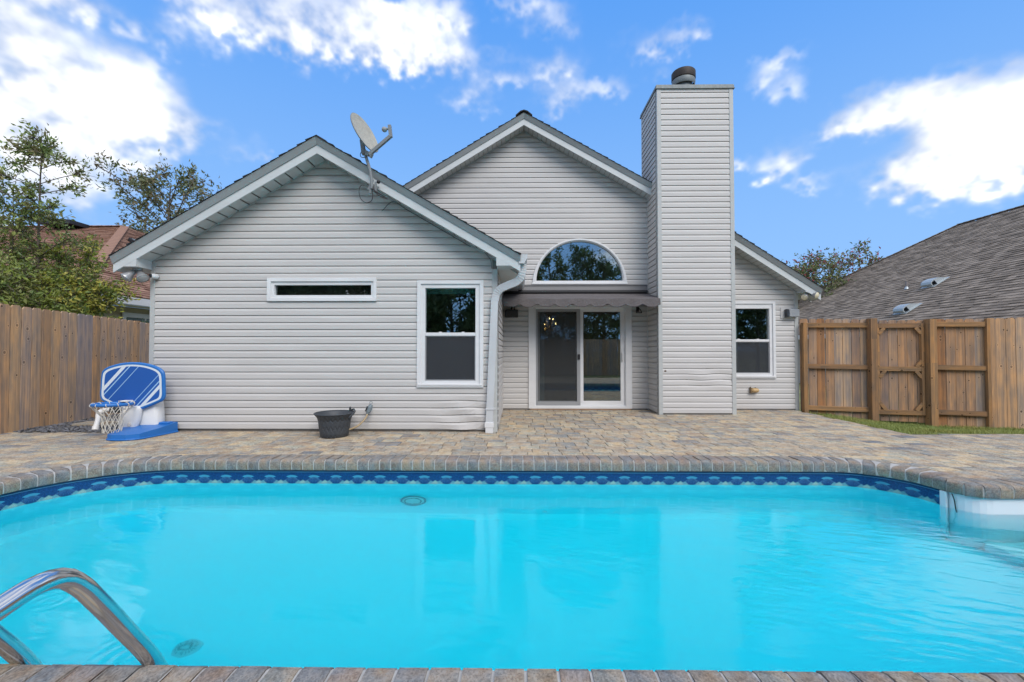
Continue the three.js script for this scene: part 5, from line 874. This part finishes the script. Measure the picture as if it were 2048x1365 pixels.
{
  const sh = matte({ map: shingleTex(5, [112, 84, 72], [172, 138, 118]), roughness: 0.95 });
  const h = thing('neighbour_house', 'neighbouring house with a reddish brown roof behind the left fence', 'house');
  const roof = part('roof', h), ap = [-15.8, 6.14, -17.8], c = [-9.5, 2.5, -9.6];
  hipRoofPlane(roof, [c[0], c[1], -26], c, [-15.8, 6.14, -19.7], ap, 0.15, sh, 401);
  hipRoofPlane(roof, [-27, 2.5, -9.6], c, [-22, 6.14, -17.8], ap, 0.15, sh, 402);
  mesh('roof_deck', quads([[[c[0], c[1] - 0.03, -26], [c[0], c[1] - 0.03, c[2]], [ap[0], ap[1] - 0.03, ap[2]], [ap[0], ap[1] - 0.03, -19.7]], [[-27, 2.47, -9.6], [c[0], 2.47, c[2]], [ap[0], 6.11, ap[2]], [-22, 6.11, -17.8]]], (p) => [p[0], p[2]]), sh, roof);
  for (let k = 0; k < 34; k++) { const p = (t) => [lerp(c[0], ap[0], t), lerp(c[1], ap[1], t) + 0.035, lerp(c[2], ap[2], t)]; mesh('ridge_cap', bar(p(k / 34), p((k + 1.12) / 34).map((v, i) => (i === 1 ? v - 0.006 : v)), 0.26, 0.03), sh, roof); }
  for (let k = 0; k < 14; k++) mesh('ridge_cap', bar([-15.8 - k * 0.4, 6.175, -17.8], [-16.24 - k * 0.4, 6.168, -17.8], 0.26, 0.03), sh, roof);
  const sky = (x0, x1, z, slope) => { const g = part('skylight', roof, [(x0 + x1) / 2, 6.03, z]); mesh('curb', bx(-(x1 - x0) / 2, (x1 - x0) / 2, 0, 0.16, -0.3, 0.5, 0.01), M.black, g); mesh('glazing', bx(-(x1 - x0) / 2 + 0.06, (x1 - x0) / 2 - 0.06, 0.16, 0.175, -0.26, 0.46, 0.004), mat({ color: C(0.03, 0.035, 0.04), roughness: 0.1 }), g); };
  sky(-18.4, -17.1, -17.35);
  { const g = part('skylight', roof, [-13.6, 2.5 + 0.578 * 4.1, -16.4]); g.rotation.z = -0.524; mesh('curb', bx(-0.5, 0.5, 0, 0.14, -0.5, 0.5, 0.01), M.black, g); mesh('glazing', bx(-0.44, 0.44, 0.14, 0.155, -0.44, 0.44, 0.004), mat({ color: C(0.25, 0.27, 0.28), roughness: 0.15 }), g); }
  mesh('eave_trim', merge([bx(-9.56, -9.48, 2.3, 2.48, -26, -9.6, 0.004), bx(-27, -9.565, 2.3, 2.48, -9.68, -9.6, 0.004)]), M.white, h);
  mesh('eave_soffit', bx(-10.0, -9.57, 2.29, 2.3, -26, -9.7, 0.002), M.white, h);
  const cream = mat({ color: C(0.55, 0.49, 0.33), map: vinylMap, roughness: 0.7 }), wall = part('wall', h);
  mesh('wall_core', bx(-10.2, -10.02, -0.24, 2.29, -26, -10.1, 0.002), cream, wall);
  for (let k = 0; k < 14; k++) { const y = 0.1 + k * 0.155; mesh('siding_plank', quads([[[-9.985, y, -10.1], [-9.985, y, -20], [-10.01, y + 0.155, -20], [-10.01, y + 0.155, -10.1]], [[-10.02, y, -10.1], [-10.02, y, -20], [-9.985, y, -20], [-9.985, y, -10.1]]], (p) => [p[2] * 0.3, p[1]]), cream, wall); }
  mesh('front_wall', bx(-26, -10.21, -0.24, 2.29, -10.28, -10.1, 0.002), cream, h);
  const w = part('window', h, [-9.98, 1.22, -12.1]);
  mesh('frame', merge([bx(0, 0.04, -0.1, 0.02, -0.5, 0.9, 0.004), bx(0, 0.04, 0.8, 0.92, -0.5, 0.9, 0.004), bx(0, 0.041, 0.021, 0.799, -0.5, -0.4, 0.004), bx(0, 0.041, 0.021, 0.799, 0.8, 0.9, 0.004), bx(0.005, 0.03, 0.02, 0.8, 0.18, 0.22, 0.003)]), M.white, w);
  mesh('pane', bx(0.008, 0.014, 0.02, 0.8, -0.4, 0.8, 0.001), mat({ color: C(0.16, 0.2, 0.21), roughness: 0.12 }), w);
}
// ---------------------------------------------------------------- trees and shrubs
const leafMat = (r = 0.6) => phys({ color: C(1, 1, 1), vertexColors: true, roughness: r, transmission: 0.35, thickness: 0 });
const leafM = leafMat();
const barkM = mat({ color: C(0.16, 0.13, 0.105), map: grainMap, roughness: 0.95 });
// leaves: small bent diamonds; list of [position, size, direction, colour]
function leavesGeo(list, r, aspect = 0.42) {
  const P = new Float32Array(list.length * 12 * 3), Cc = new Float32Array(list.length * 12 * 3), v = new THREE.Vector3(), side = new THREE.Vector3(), nn = new THREE.Vector3(); let o = 0;
  for (const [p, s, d, c] of list) {
    side.set(r() - 0.5, r() - 0.5, r() - 0.5).cross(d).normalize().multiplyScalar(s * aspect * 0.5); nn.crossVectors(d, side).normalize().multiplyScalar(s * 0.12);
    const a = p, tip = v.copy(d).multiplyScalar(s).add(p).toArray(), m = [p.x + d.x * s * 0.45, p.y + d.y * s * 0.45, p.z + d.z * s * 0.45];
    const L = [m[0] + side.x + nn.x, m[1] + side.y + nn.y, m[2] + side.z + nn.z], R = [m[0] - side.x + nn.x, m[1] - side.y + nn.y, m[2] - side.z + nn.z], A = [a.x, a.y, a.z];
    for (const t of [A, L, m, A, m, R, L, tip, m, m, tip, R]) { P.set(t, o); Cc.set(c, o); o += 3; }
  }
  const g = new THREE.BufferGeometry(); g.setAttribute('position', new THREE.BufferAttribute(P, 3)); g.setAttribute('color', new THREE.BufferAttribute(Cc, 3)); g.computeVertexNormals(); return g;
}
function dirIn(r, up = 0) { const z = r() * 2 - 1, a = r() * 6.2832, s = Math.sqrt(1 - z * z); return new THREE.Vector3(s * Math.cos(a), z + up, s * Math.sin(a)).normalize(); }
// trunk with limbs that reach into the crown; twigs carry leaves in sprays
function tree(name, label, category, group, { x, z, y = -0.24, h, crown, trunkR, limbs, twigs, perTwig, leaf, cols, seed, start = 0.35, lean = 0.04, bloom = null, spray = 0.3, droop = 0 }) {
  const t = thing(name, label, category, group, [x, y, z]), r = rng(seed), wood = [], leaves = [];
  const bend = [0, 0.33, 0.66, 1].map((k) => [(r() - 0.5) * lean * h * k, h * 0.96 * k, (r() - 0.5) * lean * h * k]), C3 = new THREE.CatmullRomCurve3(bend.map((p) => new THREE.Vector3(...p)));
  for (let k = 0; k < 6; k++) { const a = C3.getPoint(k / 6), b = C3.getPoint((k + 1) / 6), q = (s) => trunkR * (1 - 0.9 * s); wood.push(rod(a.toArray(), b.toArray(), q(k / 6), q((k + 1) / 6), 9)); }
  for (let i = 0; i < limbs; i++) {
    const s = lerp(start, 0.98, (i + r() * 0.8) / limbs), o = C3.getPoint(s), az = i * 2.4 + r() * 1.2, [rx, prof] = crown, reach = rx * prof((s - start) / (1 - start)) * (0.65 + 0.5 * r()), up = (0.25 + 0.5 * r()) * reach * (1 - droop);
    const e = new THREE.Vector3(o.x + Math.cos(az) * reach, o.y + up, o.z + Math.sin(az) * reach), mid = o.clone().lerp(e, 0.5).add(new THREE.Vector3(0, reach * 0.1, 0)); const cu = new THREE.QuadraticBezierCurve3(o, mid, e);
    wood.push(new THREE.TubeGeometry(cu, 6, Math.max(0.008, trunkR * 0.22 * (1 - s * 0.5)), 5));
    for (let k = 0; k < twigs; k++) {
      const tt = 0.25 + 0.75 * Math.sqrt(r()), p = cu.getPoint(tt), d = dirIn(r, 0.25).add(e.clone().sub(o).normalize().multiplyScalar(0.5)).normalize(), len = spray * (0.5 + r()), q = p.clone().addScaledVector(d, len);
      wood.push(rod(p.toArray(), q.toArray(), 0.006, 0.003, 3));
      const tone = r(), cl = cols[Math.floor(r() * cols.length)];
      for (let j = 0; j < perTwig; j++) { const lp = p.clone().lerp(q, 0.15 + 0.95 * r()).add(new THREE.Vector3((r() - 0.5), (r() - 0.5), (r() - 0.5)).multiplyScalar(len * 0.5)), ld = dirIn(r, -0.1).addScaledVector(d, 0.7).normalize(), f = 0.7 + 0.35 * tone + 0.25 * (r() - 0.5); leaves.push([lp, leaf * (0.65 + 0.7 * r()), ld, bloom && lp.y > h * bloom[1] && r() < bloom[2] ? bloom[0] : cl.map((c) => c * f)]); }
    }
  }
  mesh('trunk', merge(wood), barkM, t); mesh('crown', leavesGeo(leaves, r), leafM, t); return t;
}
const dome = (s) => Math.sqrt(Math.max(0.05, 1 - Math.pow(2 * clamp(s) - 0.85, 2) * 0.75)), cone = (s) => 1.05 - 0.8 * s;
const G1 = [[0.23, 0.32, 0.07], [0.19, 0.27, 0.06], [0.31, 0.36, 0.08], [0.26, 0.24, 0.09]], GY = [[0.42, 0.45, 0.06], [0.31, 0.38, 0.055], [0.19, 0.28, 0.05], [0.54, 0.5, 0.09]], GD = [[0.09, 0.16, 0.045], [0.12, 0.19, 0.05], [0.16, 0.23, 0.06]];
tree('slender_tree', 'slender young tree with sparse tiers rising above the left fence', 'tree', null, { x: -9.0, z: -8.3, h: 5.75, crown: [0.72, (s) => 0.85 + 0.35 * Math.sin(s * 19) - 0.35 * s], trunkR: 0.05, limbs: 38, twigs: 13, perTwig: 9, leaf: 0.08, cols: G1, seed: 61, start: 0.36, lean: 0.015, spray: 0.22 });
tree('slender_tree', 'thin sapling at the far left edge above the fence', 'tree', null, { x: -9.35, z: -8.2, h: 4.6, crown: [0.6, (s) => 0.8 - 0.3 * s], trunkR: 0.035, limbs: 20, twigs: 11, perTwig: 9, leaf: 0.075, cols: G1, seed: 62, start: 0.45, lean: 0.04, spray: 0.22 });
tree('garden_shrub', 'yellow green feathery shrub just behind the left fence', 'shrub', null, { x: -8.75, z: -8.7, h: 2.8, crown: [0.8, dome], trunkR: 0.03, limbs: 40, twigs: 16, perTwig: 13, leaf: 0.085, cols: GY, seed: 63, start: 0.48, spray: 0.3, lean: 0.1 });
tree('garden_shrub', 'darker green shrub at the left edge over the fence top', 'shrub', null, { x: -8.9, z: -7.6, h: 2.7, crown: [0.75, dome], trunkR: 0.03, limbs: 34, twigs: 15, perTwig: 13, leaf: 0.085, cols: [...G1, GY[1]], seed: 64, start: 0.35, spray: 0.28, lean: 0.1 });
tree('garden_shrub', 'tall arching yellow shrub between the left fence and the brown roof', 'shrub', null, { x: -9.15, z: -8.9, h: 3.5, crown: [0.8, (s) => 1 - 0.45 * s], trunkR: 0.03, limbs: 34, twigs: 12, perTwig: 12, leaf: 0.085, cols: GY, seed: 65, start: 0.35, spray: 0.3, lean: 0.12 });
tree('garden_shrub', 'small bright green bush under the neighbour window', 'shrub', null, { x: -8.75, z: -10.4, h: 1.95, crown: [0.55, dome], trunkR: 0.025, limbs: 22, twigs: 9, perTwig: 10, leaf: 0.07, cols: [[0.09, 0.17, 0.03], [0.06, 0.13, 0.03]], seed: 66, start: 0.4, spray: 0.22, lean: 0.1 });
tree('broadleaf_tree', 'dark leafy tree beyond the house left of the gable', 'tree', null, { x: -17.3, z: -22, h: 10.2, crown: [2.7, dome], trunkR: 0.16, limbs: 46, twigs: 11, perTwig: 11, leaf: 0.19, cols: [[0.2, 0.22, 0.08], [0.14, 0.18, 0.06], [0.25, 0.2, 0.1]], seed: 67, start: 0.5, spray: 0.55 });
tree('crape_myrtle', 'flowering tree with red blossom between the house and the grey roof', 'tree', null, { x: 17.2, z: -25, h: 6.3, crown: [2.6, dome], trunkR: 0.12, limbs: 44, twigs: 11, perTwig: 10, leaf: 0.17, cols: [[0.2, 0.24, 0.07], [0.14, 0.19, 0.06], [0.27, 0.26, 0.09]], seed: 68, start: 0.4, spray: 0.55, bloom: [[0.38, 0.06, 0.08], 0.86, 0.22] });
tree('crape_myrtle', 'second flowering tree close behind the far right eave', 'tree', null, { x: 14.9, z: -24, h: 5.6, crown: [2.0, dome], trunkR: 0.1, limbs: 34, twigs: 10, perTwig: 10, leaf: 0.17, cols: [[0.2, 0.24, 0.07], [0.14, 0.19, 0.06]], seed: 69, start: 0.4, spray: 0.5, bloom: [[0.38, 0.06, 0.08], 0.86, 0.16] });
// trees behind the photographer, seen mirrored in the windows
[[-6.2, 11, 6.8, 2.3], [-3.4, 10.6, 6.4, 2.2], [-0.6, 11.4, 6.3, 2.2], [2.1, 11.2, 7.9, 1.5], [4.2, 11.4, 8.2, 0.9], [5.5, 11, 7.4, 0.9], [7.6, 11.6, 7.6, 1.4], [12.2, 11.2, 6.4, 2.4], [15.6, 11.6, 6.8, 2.4], [-9.4, 10.8, 6.6, 2.4], [-12.6, 11.4, 6.8, 2.4]].forEach(([x, z, h, w], i) => tree('garden_tree', ['round green tree mirrored at the left of the tall window', 'green tree mirrored in the tall window glass', 'green tree mirrored in the left door panel', 'dense tree mirrored in the left of the half round window', 'narrow tree mirrored in the middle of the half round window', 'narrow tree mirrored right of the middle of the half round window', 'green tree mirrored at the right tip of the half round window', 'round tree mirrored in the left of the right bay window', 'round tree mirrored in the right of the right bay window', 'round tree mirrored at the right of the long narrow window', 'round tree mirrored at the left of the long narrow window'][i], 'tree', null, { x, z, h, crown: [w, dome], trunkR: 0.14, limbs: w > 2 ? 48 : 36, twigs: w > 2 ? 16 : 10, perTwig: 11, leaf: w > 2 ? 0.3 : 0.22, cols: GD, seed: 80 + i, start: 0.2, spray: 0.5 }));

// ---------------------------------------------------------------- draw
const renderer = new THREE.WebGLRenderer({ antialias: true });
renderer.toneMapping = THREE.LinearToneMapping; renderer.toneMappingExposure = EXPOSURE;
renderer.shadowMap.enabled = true; renderer.shadowMap.type = THREE.PCFSoftShadowMap;
renderer.render(scene, camera);
